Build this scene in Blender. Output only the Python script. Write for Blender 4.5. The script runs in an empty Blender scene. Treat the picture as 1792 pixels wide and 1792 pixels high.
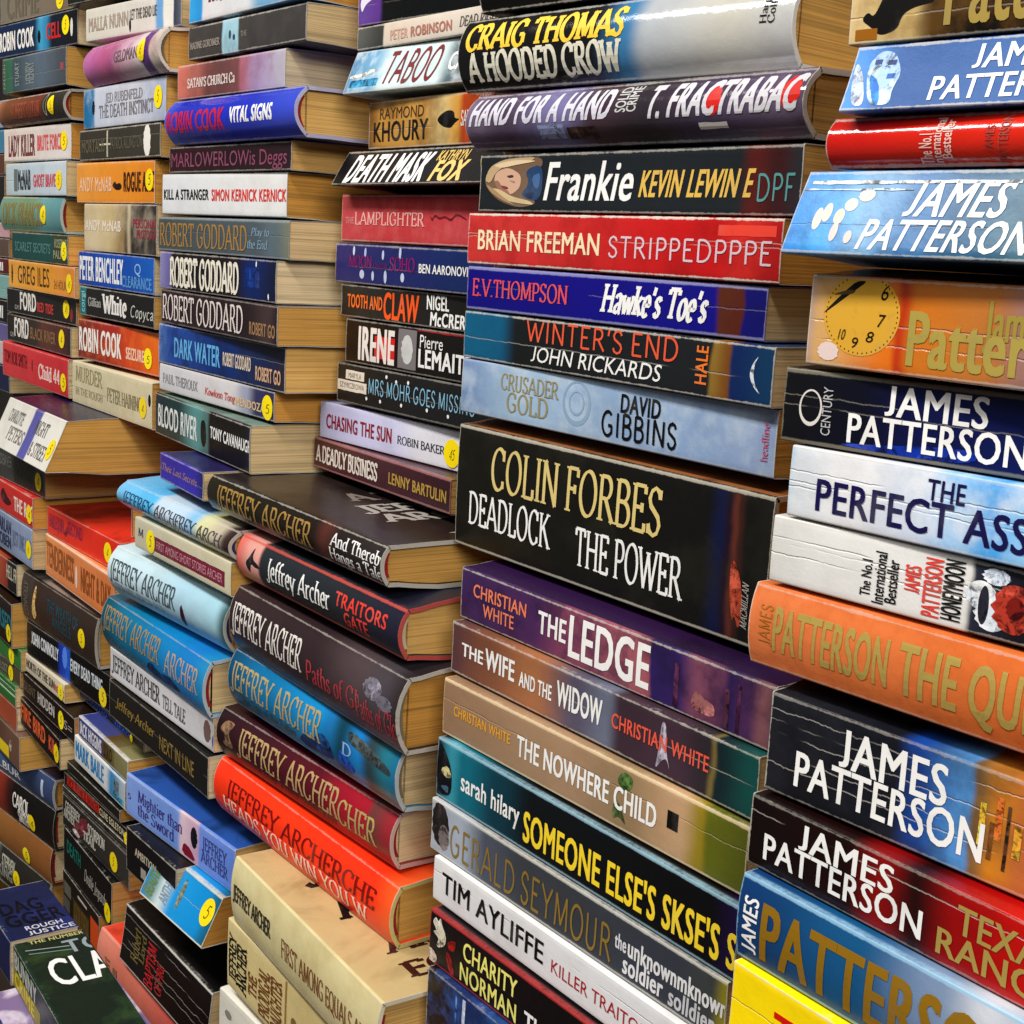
import bpy, bmesh, math, random
from mathutils import Matrix, Vector

# ------------------------------------------------------------------ camera, room and fill light, exposure
scene = bpy.context.scene
C = scene.collection
CAM = ([[0.5774, -0.1791, 0.7966], [0.8147, 0.0618, -0.5766], [0.0541, 0.9819, 0.1816]], [0, -0.42, 0], 49.21875)
cd = bpy.data.cameras.new('camera')
cam = bpy.data.objects.new('camera', cd)
C.objects.link(cam)
m = Matrix(CAM[0]).to_4x4()
m.translation = Vector(CAM[1])
cam.matrix_world = m
cd.lens = CAM[2]
cd.sensor_width = 36.0
cd.clip_start = 0.02
cd.clip_end = 50
scene.camera = cam

world = bpy.data.worlds.new('World')
scene.world = world
world.use_nodes = True
bg = world.node_tree.nodes['Background']
bg.inputs[0].default_value = (1.0, 0.97, 0.93, 1)
bg.inputs[1].default_value = 0.09

def area(name, loc, target, sx, sy, watts, col):
    ld = bpy.data.lights.new(name, 'AREA')
    ld.shape = 'RECTANGLE'; ld.size = sx; ld.size_y = sy
    ld.energy = watts; ld.color = col
    o = bpy.data.objects.new(name, ld)
    C.objects.link(o)
    o.location = loc
    d = Vector(target) - Vector(loc)
    o.rotation_euler = d.to_track_quat('-Z', 'Y').to_euler()
    return o
area('ceiling_and_fill_light', (-0.75, -1.15, 1.55), (-0.8, 0, -0.15), 2.6, 0.28, 66, (1.0, 0.96, 0.90))
area('ceiling_and_fill_light', (1.5, -0.9, 0.9), (-0.9, 0, -0.2), 1.2, 0.6, 40, (1.0, 0.97, 0.93))  # added fill from the right that brightens the page ends

scene.view_settings.view_transform = 'Standard'
scene.view_settings.look = 'None'
scene.view_settings.gamma = 1
scene.view_settings.exposure = 0
scene.render.engine = 'CYCLES'
scene.cycles.max_bounces = 6

# ------------------------------------------------------------------ the books, measured in metres:
# kind, label, stack, (x, y, z, yaw, length, spine height, depth, lower lip, upper lip),
# spine colours along its length, lettering, printed shapes, finish
BOOKS = [
('P','thick black paperback with huge gold letters and a black crow,cut off at top right','6',(-0.3483,-0.035,0.0767,0.1047,0.234,0.0261,0.1459,0.0009,0.0009),[(0.0035,(215,190,140)),(0.1051,(200,175,120)),(0.1419,(25,20,15)),(0.2797,(20,16,12))],[('Patterson',0.0368,0.1094,0.13,1.0,(190,165,90),'sB')],[('poly','bird_silhouette',[(0.0045,0.28),(0.007,0.38),(0.0096,0.3),(0.0129,0.55),(0.0142,0.72),(0.0155,0.8),(0.015,0.58),(0.0191,0.5),(0.0301,0.48),(0.0335,0.42),(0.025,0.38),(0.0208,0.3),(0.0192,0.12),(0.0126,0.06),(0.0095,0.16)],(16,15,15)),('rect','ground_strip',0.0026,0.0114,0.02,0.16,(150,95,25))],{'mot': ((120,85,40),30,0.5)}),
('P','blue paperback with white capitals and a pale blue harbour town at its left end','6',(-0.3435,-0.035,0.0531,0.1004,0.234,0.0211,0.1534,0.0011,0.0009),[(0.0,(70,140,215)),(0.0872,(18,80,145)),(0.1107,(12,80,145)),(0.2846,(16,85,150))],[('JAMES',0.0464,0.0761,0.56,0.92,(240,240,238),'sB'),('PATTERSON',0.0336,0.0918,0.1,0.46,(240,240,238),'sB')],[('poly','house_picture',[(0.0042,0.06),(0.0014,0.45),(0.0009,0.8),(0.0047,0.62),(0.0097,0.06)],(190,205,235)),('poly','house_picture',[(0.0106,0.06),(0.0057,0.7),(0.0101,0.95),(0.0161,0.9),(0.0207,0.55),(0.0187,0.3),(0.0198,0.05)],(165,195,235)),('poly','house_picture',[(0.0129,0.06),(0.0072,0.6),(0.0125,0.45),(0.0156,0.06)],(20,110,200)),('rect','window_picture',0.0087,0.0116,0.72,0.8,(30,60,120)),('rect','window_picture',0.014,0.0174,0.7,0.78,(30,60,120)),('rect','window_picture',0.0151,0.0183,0.48,0.56,(30,100,180))],{'cock': 0.008,'gloss': 0.45}),
('H','glossy red book with small white upright lettering and a streak of light','6',(-0.3511,-0.035,0.0351,0.0436,0.234,0.0157,0.1474,0.0009,0.0011),[(0.0,(190,28,20)),(0.3282,(205,40,20))],[('The No.1',0.0392,0.0441,0.02,0.62,(235,190,180),'sVB'),('International',0.044,0.0477,0.0,0.95,(235,190,180),'sVB'),('Bestseller',0.0479,0.0516,0.12,0.9,(235,190,180),'sVB'),('JAMES',0.0643,0.0671,0.25,0.75,(150,50,40),'sVB'),('PATTERSON',0.0688,0.0724,0.05,0.95,(165,60,50),'sVB')],[],{'gloss': 0.12,'round': 0.004}),
('P','bright blue paperback of sea and sky with slanted white capitals','6',(-0.3607,-0.035,0.0021,0.0305,0.234,0.0277,0.1487,0.004,0.0009),[(0.0,(60,140,215)),(0.0651,(80,160,225)),(0.1399,(130,175,215)),(0.2204,(70,120,170)),(0.3144,(45,95,130)),(0.4016,(70,110,130))],[('JAMES',0.0471,0.0872,0.47,0.88,(240,240,238),'sBI'),('PATTERSON',0.0325,0.0993,0.06,0.42,(240,240,238),'sBI')],[('ell','painted_lamp_reflection',0.0117,0.42,0.00193,0.00385,(235,215,200)),('ell','painted_lamp_reflection',0.0152,0.5,0.00193,0.0033,(235,215,200)),('ell','painted_lamp_reflection',0.021,0.45,0.0022,0.00275,(240,220,200)),('ell','painted_lamp_reflection',0.0245,0.6,0.00275,0.0022,(240,225,205)),('ell','painted_lamp_reflection',0.0298,0.72,0.0033,0.0022,(240,225,205)),('ell','painted_lamp_reflection',0.021,0.26,0.00165,0.0033,(220,205,200)),('ell','painted_lamp_reflection',0.0279,0.2,0.00165,0.0022,(220,205,200)),('rect','wave_picture',0.0035,0.088,0.86,0.9,(225,235,245)),('rect','wave_picture',0.0008,0.0479,0.78,0.8,(200,220,240))],{'cock': 0.012,'gloss': 0.34,'mot': ((25,70,110),60,0.35)}),  # lamp reflections are painted on as pale ellipses
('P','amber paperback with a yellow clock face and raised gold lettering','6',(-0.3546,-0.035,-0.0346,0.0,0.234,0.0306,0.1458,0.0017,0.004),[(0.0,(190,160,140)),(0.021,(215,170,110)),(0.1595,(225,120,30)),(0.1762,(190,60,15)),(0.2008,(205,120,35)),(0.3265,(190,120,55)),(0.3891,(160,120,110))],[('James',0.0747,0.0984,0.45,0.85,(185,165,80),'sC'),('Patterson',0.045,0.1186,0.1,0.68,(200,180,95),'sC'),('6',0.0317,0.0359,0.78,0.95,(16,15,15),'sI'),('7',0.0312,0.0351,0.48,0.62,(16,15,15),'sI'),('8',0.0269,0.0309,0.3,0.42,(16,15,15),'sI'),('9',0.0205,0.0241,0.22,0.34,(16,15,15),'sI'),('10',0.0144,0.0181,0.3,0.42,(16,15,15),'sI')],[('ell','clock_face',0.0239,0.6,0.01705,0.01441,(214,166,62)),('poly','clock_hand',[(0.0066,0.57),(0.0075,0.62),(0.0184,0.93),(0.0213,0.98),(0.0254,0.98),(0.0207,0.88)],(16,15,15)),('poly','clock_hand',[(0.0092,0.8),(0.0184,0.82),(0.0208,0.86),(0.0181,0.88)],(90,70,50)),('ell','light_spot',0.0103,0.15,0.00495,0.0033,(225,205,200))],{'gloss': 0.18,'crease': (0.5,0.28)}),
('P','black and royal blue paperback with a pale ring and two lines of white capitals','6',(-0.3635,-0.035,-0.0633,0.1134,0.234,0.0257,0.1538,0.0009,0.0017),[(0.0,(18,18,22)),(0.138,(12,14,30)),(0.2562,(10,20,70)),(0.4166,(14,26,80))],[('JAMES',0.0436,0.083,0.54,0.94,(240,240,238),'sB'),('PATTERSON',0.029,0.0981,0.1,0.5,(240,240,238),'sB'),('CENTURY',0.0176,0.0216,0.14,0.82,(185,185,185),'sV')],[('ring','ring_emblem',0.0123,0.5,0.00506,0.00671,(215,210,205)),('poly','blue_glow_picture',[(0.0214,0.05),(0.0475,0.14),(0.0652,0.22),(0.0822,0.24),(0.0786,0.05),(0.0479,0.02)],(18,50,150))],{'crease': (0.52,0.66),'edge': (130,125,110)}),
('P','white paperback with blue cloud patches and dark navy capitals','6',(-0.357,-0.035,-0.0907,0.0567,0.234,0.0249,0.1455,0.0011,0.0009),[(0.0,(165,205,235)),(0.0144,(212,218,226)),(0.1098,(222,222,226)),(0.2343,(205,215,232)),(0.3113,(130,190,240)),(0.3663,(80,170,238)),(0.419,(150,200,240))],[('THE',0.0597,0.0746,0.62,0.9,(25,22,70),'sB'),('PERFECT ASSASSIN',0.0131,0.1379,0.14,0.6,(25,22,75),'sB')],[],{'crease': (0.66,0.5,0.42),'mot': ((240,240,242),25,0.6)}),
('P','plain white paperback with upright red and black lettering and a rose','6',(-0.3629,-0.035,-0.1176,0.0873,0.234,0.0236,0.146,0.0017,0.0011),[(0.0,(215,214,212)),(0.1659,(225,224,222)),(0.3531,(225,224,222)),(0.3641,(40,45,60)),(0.4507,(25,25,32))],[('The No.1',0.0411,0.0454,0.12,0.68,(16,15,15),'sVB'),('International',0.0463,0.0511,0.05,0.84,(16,15,15),'sVB'),('Bestseller',0.0516,0.0563,0.1,0.76,(16,15,15),'sVB'),('JAMES',0.0592,0.0652,0.35,0.75,(215,70,60),'sVC'),('PATTERSON',0.0667,0.0735,0.06,0.92,(215,70,60),'sVC'),('HONEYMOON',0.0743,0.0817,0.08,0.96,(16,15,15),'sVC')],[('ell','flower_picture',0.0884,0.55,0.0055,0.00495,(225,232,240)),('ell','flower_picture',0.0928,0.3,0.00605,0.0055,(215,225,235)),('ell','flower_picture',0.0932,0.85,0.00495,0.00275,(215,225,240)),('ell','rose_picture',0.1006,0.45,0.0077,0.00825,(175,60,45)),('ell','rose_picture',0.1011,0.47,0.0033,0.00385,(120,30,25)),('ell','leaf_picture',0.0897,0.42,0.00193,0.0066,(20,20,30))],{'crease': (0.7,0.62,0.45)}),
('H','orange cloth hardback with tall gold blocked capitals','6',(-0.3689,-0.035,-0.1544,0.0567,0.234,0.0299,0.1537,0.0048,0.0017),[(0.0,(212,122,74)),(0.2102,(208,116,64)),(0.5013,(204,108,52))],[('JAMES',0.0053,0.011,0.28,0.8,(190,130,50),'tV'),('PATTERSON',0.0122,0.0645,0.24,0.8,(196,170,95),'sC'),('THE QUICKIE',0.0688,0.1481,0.22,0.82,(196,170,95),'sC')],[],{'matte': 1,'mot': ((186,92,44),90,0.35),'round': 0.003}),
('P','thick black paperback with creased spine,white capitals and a golden city at its right end','6',(-0.3559,-0.035,-0.1985,0.0524,0.234,0.0374,0.1441,0.0015,0.0048),[(0.0,(22,22,27)),(0.2446,(22,24,32)),(0.2857,(25,70,150)),(0.3738,(90,150,210)),(0.387,(130,100,60)),(0.4203,(200,130,40)),(0.474,(190,110,60))],[('JAMES',0.0336,0.0793,0.52,0.9,(240,240,238),'sB'),('PATTERSON',0.014,0.0949,0.14,0.5,(240,240,238),'sB')],[('rect','city_picture',0.0923,0.0945,0.3,0.7,(235,190,60)),('rect','city_picture',0.0964,0.0981,0.2,0.55,(120,75,35)),('rect','city_picture',0.0983,0.1008,0.4,0.8,(225,120,50)),('rect','city_picture',0.1024,0.1037,0.15,0.75,(90,60,40)),('rect','city_picture',0.1054,0.1083,0.3,0.6,(235,170,60))],{'crease': (0.86,0.74,0.62,0.4,0.28),'mot': ((40,42,50),25,0.5)}),
('P','dark red paperback with white capitals and two gold words','6',(-0.3574,-0.039,-0.2284,0.0,0.234,0.027,0.146,0.0009,0.0015),[(0.0,(20,8,8)),(0.2065,(28,6,6)),(0.2736,(130,12,12)),(0.3375,(40,8,8)),(0.4181,(150,14,12)),(0.5299,(185,20,14))],[('JAMES',0.0253,0.0695,0.56,0.92,(240,240,238),'sB'),('PATTERSON',0.0082,0.0829,0.16,0.54,(240,240,238),'sB'),('TEXAS',0.0963,0.1335,0.5,0.86,(196,170,95),'sB'),('RANGER',0.0893,0.1449,0.12,0.46,(196,170,95),'sB')],[],{'crease': (0.8,)}),
('H','blue hardback with huge gold capitals beside a small white upright word','6',(-0.3526,-0.045,-0.2635,0.0044,0.234,0.0329,0.1517,0.0009,0.0009),[(0.0,(20,60,110)),(0.2473,(25,85,130)),(0.3946,(120,140,170)),(0.4717,(200,205,215)),(0.5442,(170,180,195))],[('JAMES',0.0032,0.0104,0.12,0.8,(240,240,238),'sVB'),('PATTERSON',0.0125,0.1275,0.12,0.8,(165,125,35),'sC')],[],{'round': 0.002,'edge': (150,190,215)}),
('P','bright yellow book with red capitals,lowest in the right hand stack','6',(-0.351,-0.048,-0.2939,-0.0131,0.234,0.0281,0.1503,0.0009,0.0009),[(0.0003,(252,222,0)),(0.5725,(250,215,0))],[('THE TALES',0.0228,0.113,0.1,0.66,(205,30,15),'sC')],[],{'matte': 1}),
('H','black hardback at the very top,only its lower edge in view','5',(-0.6302,0.0,0.1193,0.1222,0.196,0.0325,0.145,0.0019,0.0009),[(0.0064,(14,13,12)),(1.0,(20,19,18))],[],[],{'round': 0.004}),
('H','glossy hardback with yellow and cream slab capitals fading from black to silver grey','5',(-0.6418,0.0,0.0806,0.1091,0.216,0.0345,0.145,0.0019,0.0019),[(0.006,(16,15,16)),(0.4526,(18,17,20)),(0.5562,(60,120,165)),(0.6225,(175,180,185)),(0.8387,(190,188,180)),(1.0,(185,186,186))],[('CRAIG THOMAS',0.0053,0.1194,0.55,0.92,(232,195,70),'rB'),('A HOODED CROW',0.0065,0.1186,0.1,0.5,(215,212,195),'rB'),('Harper',0.1988,0.2024,0.5,0.95,(16,15,15),'rV'),('Collins',0.203,0.2066,0.5,0.95,(16,15,15),'rV')],[],{'round': 0.007,'gloss': 0.1}),
('H','glossy purple grey hardback with slanted silver capitals and red blots','5',(-0.6298,0.0,0.0505,0.0436,0.2271,0.026,0.145,0.0018,0.0019),[(0.0,(120,105,130)),(0.1376,(85,70,95)),(0.3348,(120,115,160)),(0.4442,(70,50,60)),(0.5971,(45,40,48)),(0.7529,(70,60,85)),(1.0,(105,90,115))],[('HAND FOR A HAND',0.0032,0.1147,0.42,0.92,(205,203,215),'sCBI'),('SOLID',0.1161,0.123,0.5,0.95,(190,190,190),'sVB'),('CRIME',0.1237,0.1298,0.5,0.95,(190,190,190),'sVB'),('T. FRACTRABAC',0.1352,0.2264,0.38,0.92,(205,203,210),'sCBI')],[('ell','red_blot',0.1767,0.62,0.005,0.007,(200,30,25)),('ell','red_blot',0.2197,0.64,0.005,0.007,(200,35,28)),('rect','label_patch',0.1684,0.1851,0.16,0.26,(220,218,215)),('rect','skyline_picture',0.081,0.1016,0.1,0.3,(60,42,36)),('rect','skyline_picture',0.0593,0.0788,0.12,0.36,(140,150,190))],{'round': 0.008,'gloss': 0.1,'mot': ((60,45,55),20,0.5)}),
('P','charcoal paperback with a blonde woman on its left end and yellow capitals','5',(-0.625,0.0,0.0203,0.0218,0.2226,0.0271,0.145,0.0009,0.0018),[(0.0,(32,36,40)),(0.84,(32,38,42)),(0.8842,(85,30,28)),(0.9413,(60,26,28)),(1.0,(42,44,50))],[('Frankie',0.0548,0.1239,0.2,0.86,(240,240,238),'sBI'),('KEVIN LEWIN E',0.1252,0.1976,0.26,0.68,(222,185,95),'sCI'),('DPF',0.1991,0.2191,0.2,0.6,(90,150,150),'t')],[('poly','portrait',[(0.0032,0.5),(0.0077,0.8),(0.0218,0.97),(0.0518,0.98),(0.0532,0.8),(0.0441,0.72),(0.0484,0.5),(0.0428,0.3),(0.0503,0.12),(0.0338,0.05),(0.0152,0.2)],(120,95,75)),('poly','portrait',[(0.0383,0.74),(0.0535,0.86),(0.053,0.15),(0.0347,0.26),(0.0427,0.5)],(42,68,105)),('poly','portrait',[(0.0443,0.62),(0.0516,0.7),(0.0505,0.4),(0.0467,0.42)],(70,105,150)),('poly','portrait',[(0.038,0.3),(0.0478,0.36),(0.0454,0.2)],(30,48,80)),('poly','portrait',[(0.0139,0.72),(0.0246,0.8),(0.0357,0.66),(0.0353,0.42),(0.0274,0.28),(0.0168,0.36),(0.0123,0.55)],(205,168,145)),('poly','portrait',[(0.0123,0.55),(0.0168,0.36),(0.0274,0.28),(0.0257,0.36),(0.0196,0.44),(0.0163,0.56)],(150,112,95)),('poly','portrait',[(0.0185,0.47),(0.0245,0.44),(0.0256,0.39),(0.0207,0.4)],(130,62,58)),('poly','portrait',[(0.0231,0.64),(0.0289,0.66),(0.0295,0.61),(0.0251,0.6)],(70,52,48)),('poly','portrait',[(0.0252,0.56),(0.0311,0.54),(0.0303,0.5)],(170,125,105)),('poly','portrait',[(0.0041,0.56),(0.0086,0.82),(0.0218,0.95),(0.0481,0.97),(0.0436,0.9),(0.0255,0.86),(0.0139,0.72),(0.0094,0.5)],(190,165,130)),('poly','portrait',[(0.0106,0.84),(0.0292,0.93),(0.0511,0.9),(0.0318,0.84),(0.0188,0.78)],(222,200,165)),('poly','portrait',[(0.0086,0.42),(0.014,0.28),(0.0272,0.16),(0.0484,0.1),(0.0445,0.18),(0.0284,0.26),(0.0177,0.4)],(205,182,142)),('poly','portrait',[(0.0053,0.5),(0.0098,0.34),(0.0212,0.18),(0.0337,0.08),(0.0221,0.24),(0.0127,0.4)],(165,138,105)),('poly','price_sticker',[(-0.0025,0.75),(-0.002,0.95),(0.0006,0.98),(-0.0006,0.8)],(235,230,60))],{'gloss': 0.35}),
('P','red paperback with worn top edge,cream and pink capitals of one height','5',(-0.6332,0.0,-0.0072,0.0087,0.2263,0.0249,0.145,0.0013,0.0009),[(0.0,(200,60,58)),(0.8273,(190,30,32)),(0.9026,(205,50,45)),(1.0,(170,30,32))],[('BRIAN FREEMAN',0.0097,0.1104,0.28,0.68,(240,220,185),'sB'),('STRIPPEDPPPE',0.1172,0.2213,0.26,0.64,(215,195,205),'t')],[('rect','red_patch',0.1891,0.2228,0.72,0.9,(225,75,60))],{'wear': 1,'crease': (0.62,0.55),'mot': ((150,25,28),40,0.4)}),
('P','ultramarine paperback with a red serif name and white blackletter title','5',(-0.6319,0.0,-0.0308,0.0175,0.2176,0.0211,0.145,0.0009,0.0013),[(0.0,(20,14,120)),(0.86,(22,18,128)),(0.8791,(90,45,30)),(0.9352,(90,40,30)),(0.9444,(22,22,110)),(1.0,(22,22,110))],[('E.V.THOMPSON',0.0051,0.0866,0.32,0.74,(215,85,90),'r'),("Hawke's Toe's",0.1112,0.1856,0.24,0.86,(240,240,238),'rBI')],[],{'wear': 0.6,'edge': (150,150,190)}),
('P','black paperback with orange scratchy capitals,teal left end and a crescent moon','5',(-0.6326,0.0,-0.0566,-0.0175,0.233,0.0235,0.145,0.0009,0.0009),[(0.0,(20,95,130)),(0.1354,(18,90,125)),(0.2143,(26,28,30)),(0.8336,(32,34,38)),(0.8444,(140,110,50)),(0.8868,(120,75,30)),(0.8973,(16,40,90)),(1.0,(20,60,95))],[("WINTER'S END",0.058,0.1743,0.54,0.98,(222,95,65),'t'),('JOHN RICKARDS',0.0631,0.1648,0.12,0.44,(240,240,238),'sI'),('HALE',0.1865,0.1937,0.2,0.9,(235,125,45),'sVB')],[('poly','crescent_moon_picture',[(0.2243,0.86),(0.2208,0.7),(0.2193,0.5),(0.2219,0.3),(0.227,0.16),(0.2232,0.32),(0.2217,0.5),(0.2221,0.7)],(220,225,235))],{'wear': 0.6,'crease': (0.45,)}),
('P','dusty pale blue paperback with gold and black capitals','5',(-0.6326,0.0,-0.0891,0.0087,0.2321,0.0272,0.145,0.0041,0.0009),[(0.0,(120,145,185)),(0.2076,(160,185,210)),(0.7646,(140,165,200)),(1.0,(150,170,205))],[('CRUSADER',0.0365,0.0861,0.56,0.86,(150,140,100),'r'),('GOLD',0.0425,0.0778,0.16,0.52,(150,140,100),'r'),('DAVID',0.1332,0.161,0.55,0.86,(16,15,15),'sC'),('GIBBINS',0.12,0.1728,0.1,0.52,(16,15,15),'tB'),('headline',0.2241,0.228,0.2,0.8,(190,110,140),'rV')],[('ring','embossed_emblem',0.1001,0.55,0.011,0.011,(140,165,190)),('ring','embossed_emblem',0.1001,0.55,0.006,0.006,(140,165,190))],{'mot': ((190,205,220),30,0.6),'gloss': 0.4}),
('H','very thick black hardback with gold name and white serif words','5',(-0.6323,0.0,-0.1615,0.0,0.2362,0.0644,0.145,0.0035,0.0041),[(0.0,(24,22,16)),(0.8304,(18,18,16)),(0.873,(16,24,62)),(0.8939,(30,18,36)),(0.9116,(95,48,38)),(0.9233,(60,32,28)),(0.9407,(20,20,18)),(1.0,(30,28,26))],[('COLIN FORBES',0.0325,0.1682,0.545,0.885,(215,195,130),'r'),('DEADLOCK',0.0128,0.0872,0.2,0.47,(240,240,238),'r'),('THE POWER',0.1071,0.1858,0.15,0.44,(240,240,238),'r'),('MACMILLAN',0.2223,0.2261,0.1,0.42,(170,165,160),'rVI')],[('poly','hand_picture',[(0.214,0.5),(0.2163,0.55),(0.2208,0.42),(0.2231,0.25),(0.2214,0.07),(0.2185,0.18),(0.2172,0.12),(0.2148,0.3)],(170,72,50))],{'square': 1,'edge': (190,185,170),'topcol': (150,95,55),'wear': 0.9,'mot': ((40,38,30),25,0.5),'gloss': 0.35}),
('P','purple paperback with orange name and large white capitals,village at dusk on right','5',(-0.601,-0.015,-0.1923,-0.0044,0.2298,0.026,0.145,0.0009,0.0035),[(0.0,(62,38,85)),(0.276,(75,42,88)),(0.4179,(130,70,95)),(0.638,(165,95,105)),(0.6654,(160,90,100)),(0.6755,(48,34,92)),(0.7465,(52,34,92)),(0.8052,(128,76,98)),(0.8603,(110,64,92)),(0.8857,(52,34,84)),(0.9368,(80,46,88)),(0.9722,(140,92,100)),(1.0,(110,80,90))],[('CHRISTIAN',0.0118,0.0592,0.52,0.78,(225,130,95),'sB'),('WHITE',0.0212,0.0491,0.18,0.44,(225,130,95),'sB'),('THE',0.0695,0.0923,0.34,0.76,(240,240,238),'sC'),('LEDGE',0.0946,0.1536,0.14,0.9,(240,240,238),'sC')],[('poly','house_picture',[(0.1803,0.14),(0.1836,0.5),(0.1889,0.4),(0.1961,0.34),(0.1961,0.12)],(160,98,98)),('rect','tree_picture',0.1699,0.1729,0.05,0.8,(70,30,60)),('rect','tree_picture',0.2015,0.2043,0.05,0.7,(80,40,60)),('rect','tree_picture',0.2088,0.2108,0.05,0.85,(70,30,60))],{'topcol': (45,22,62),'mot': ((34,22,56),34,0.6)}),
('P','brown and slate paperback with white title and small orange red name','5',(-0.5988,-0.021,-0.2213,-0.0044,0.2274,0.0262,0.145,0.0015,0.0009),[(0.0,(88,58,62)),(0.1411,(125,80,60)),(0.3176,(165,110,75)),(0.479,(90,85,105)),(0.5731,(110,115,135)),(0.6183,(62,45,55)),(0.7801,(70,50,62)),(0.8686,(48,42,48)),(0.8839,(120,105,60)),(0.896,(20,40,45)),(1.0,(24,82,78))],[('THE',0.0094,0.0294,0.4,0.66,(240,240,238),'sC'),('WIFE',0.0314,0.0575,0.36,0.76,(240,240,238),'sC'),('AND THE',0.0616,0.0887,0.34,0.62,(240,240,238),'sC'),('WIDOW',0.0927,0.1273,0.32,0.78,(240,240,238),'sC'),('CHRISTIAN WHITE',0.1344,0.1988,0.4,0.66,(225,95,75),'sB')],[('poly','splash_picture',[(0.1656,0.02),(0.1672,0.4),(0.168,0.9),(0.171,0.9),(0.1721,0.4),(0.1756,0.1),(0.1728,0.3),(0.1699,0.25)],(160,155,170))],{'crease': (0.52,)}),
('P','tan paperback with small yellow name,white capitals and green leaves','5',(-0.5949,-0.027,-0.2531,0.0131,0.2233,0.029,0.145,0.0009,0.0015),[(0.0,(150,120,95)),(0.4881,(165,135,108)),(0.6544,(150,125,95)),(0.8227,(195,160,125)),(0.8779,(150,130,40)),(0.901,(100,105,30)),(1.0,(90,95,30))],[('CHRISTIAN WHITE',0.0104,0.0605,0.42,0.6,(225,165,50),'sB'),('THE NOWHERE CHILD',0.0664,0.1692,0.3,0.66,(240,240,238),'sC')],[('poly','leaf_picture',[(0.1414,0.75),(0.1455,0.95),(0.1527,0.9),(0.1518,0.7),(0.1465,0.62)],(70,100,45)),('poly','leaf_picture',[(0.1394,0.08),(0.1414,0.5),(0.1467,0.3),(0.1498,0.08),(0.1447,0.2)],(75,90,50)),('rect','dark_square',0.1759,0.1828,0.42,0.7,(16,15,15))],{'edge': (225,205,170)}),
('P','black and teal paperback with white lower case name and yellow capitals','5',(-0.5922,-0.031,-0.2868,0.0044,0.2251,0.0315,0.145,0.0009,0.0009),[(0.0,(20,24,30)),(0.0601,(60,150,170)),(0.1082,(20,110,130)),(0.2461,(12,60,75)),(0.375,(10,18,22)),(0.9254,(8,8,10)),(1.0,(30,16,60))],[('sarah hilary',0.0233,0.075,0.34,0.66,(240,240,238),'sB'),("SOMEONE ELSE'S SKSE'S S",0.0786,0.2254,0.14,0.62,(245,215,60),'sC')],[('poly','figure_picture',[(-0.0009,0.05),(-0.002,0.9),(0.004,0.95),(0.0144,0.6),(0.0146,0.1)],(15,18,24)),('poly','figure_picture',[(0.0035,0.5),(0.0105,0.62),(0.0148,0.45),(0.0083,0.38)],(215,205,150)),('poly','figure_picture',[(0.0032,0.2),(0.0119,0.28),(0.0112,0.12)],(70,100,120)),('rect','white_edge',-0.003,-0.0002,0.35,0.95,(200,215,225))],{'edge': (150,185,200)}),
('P','grey paperback with gold outlined capitals and white lower case words','5',(-0.5925,-0.033,-0.3164,0.0087,0.2232,0.0274,0.145,0.0009,0.0009),[(0.0,(175,178,190)),(0.1114,(170,180,195)),(0.2286,(80,86,100)),(0.3819,(62,66,72)),(0.8617,(58,62,72)),(0.956,(66,70,70)),(1.0,(150,140,40))],[('GERALD SEYMOUR',0.0185,0.1507,0.12,0.72,(165,135,65),'t'),('the',0.1527,0.1606,0.44,0.7,(220,220,225),'sC'),('unknownmknown',0.1617,0.2239,0.42,0.74,(228,228,230),'sC'),('soldier',0.1591,0.1858,0.1,0.42,(225,225,228),'sC'),('solldier',0.1895,0.2176,0.08,0.38,(200,200,205),'sC')],[('ell','face_picture',0.0082,0.58,0.008,0.012,(40,34,34)),('ell','face_picture',0.0121,0.35,0.005,0.007,(120,110,110))],{'edge': (200,198,190)}),
('P','clean white paperback with bold black capitals and thin red words','5',(-0.5846,-0.035,-0.3415,0.0044,0.234,0.0229,0.145,0.0009,0.0009),[(0.0,(228,228,230)),(0.9195,(225,225,228))],[('TIM AYLIFFE',0.0087,0.098,0.3,0.78,(16,15,15),'sB'),('KILLER TRAITOR',0.1046,0.1743,0.28,0.56,(165,25,35),'s')],[],{}),
('P','black paperback with a white hand,red ribbon and pale yellow capitals','5',(-0.5764,-0.041,-0.372,0.0131,0.234,0.0283,0.145,0.0009,0.0009),[(0.0,(14,14,24)),(0.1093,(20,12,16)),(0.5148,(16,12,14)),(0.8736,(16,12,14))],[('CHARITY',0.0314,0.0779,0.52,0.86,(238,230,130),'sB'),('NORMAN',0.0293,0.0782,0.08,0.42,(238,230,130),'sB'),('The Secrets',0.0847,0.1459,0.08,0.44,(240,240,238),'sC')],[('poly','hand_picture',[(0.0021,0.8),(0.0051,0.94),(0.0075,0.86),(0.0094,0.98),(0.0108,0.85),(0.0155,0.7),(0.0149,0.5),(0.0087,0.36),(0.0064,0.4),(0.0093,0.55),(0.0025,0.62),(0.0068,0.68)],(220,210,190)),('poly','ribbon_picture',[(0.0168,0.62),(0.025,0.75),(0.0235,0.5),(0.0182,0.48)],(165,25,25)),('poly','ribbon_picture',[(0.0151,0.4),(0.0205,0.42),(0.0245,0.05),(0.0192,0.05)],(140,20,28)),('ell','hand_picture',0.0014,0.12,0.006,0.004,(220,200,185))],{'edge': (180,60,60)}),
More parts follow.
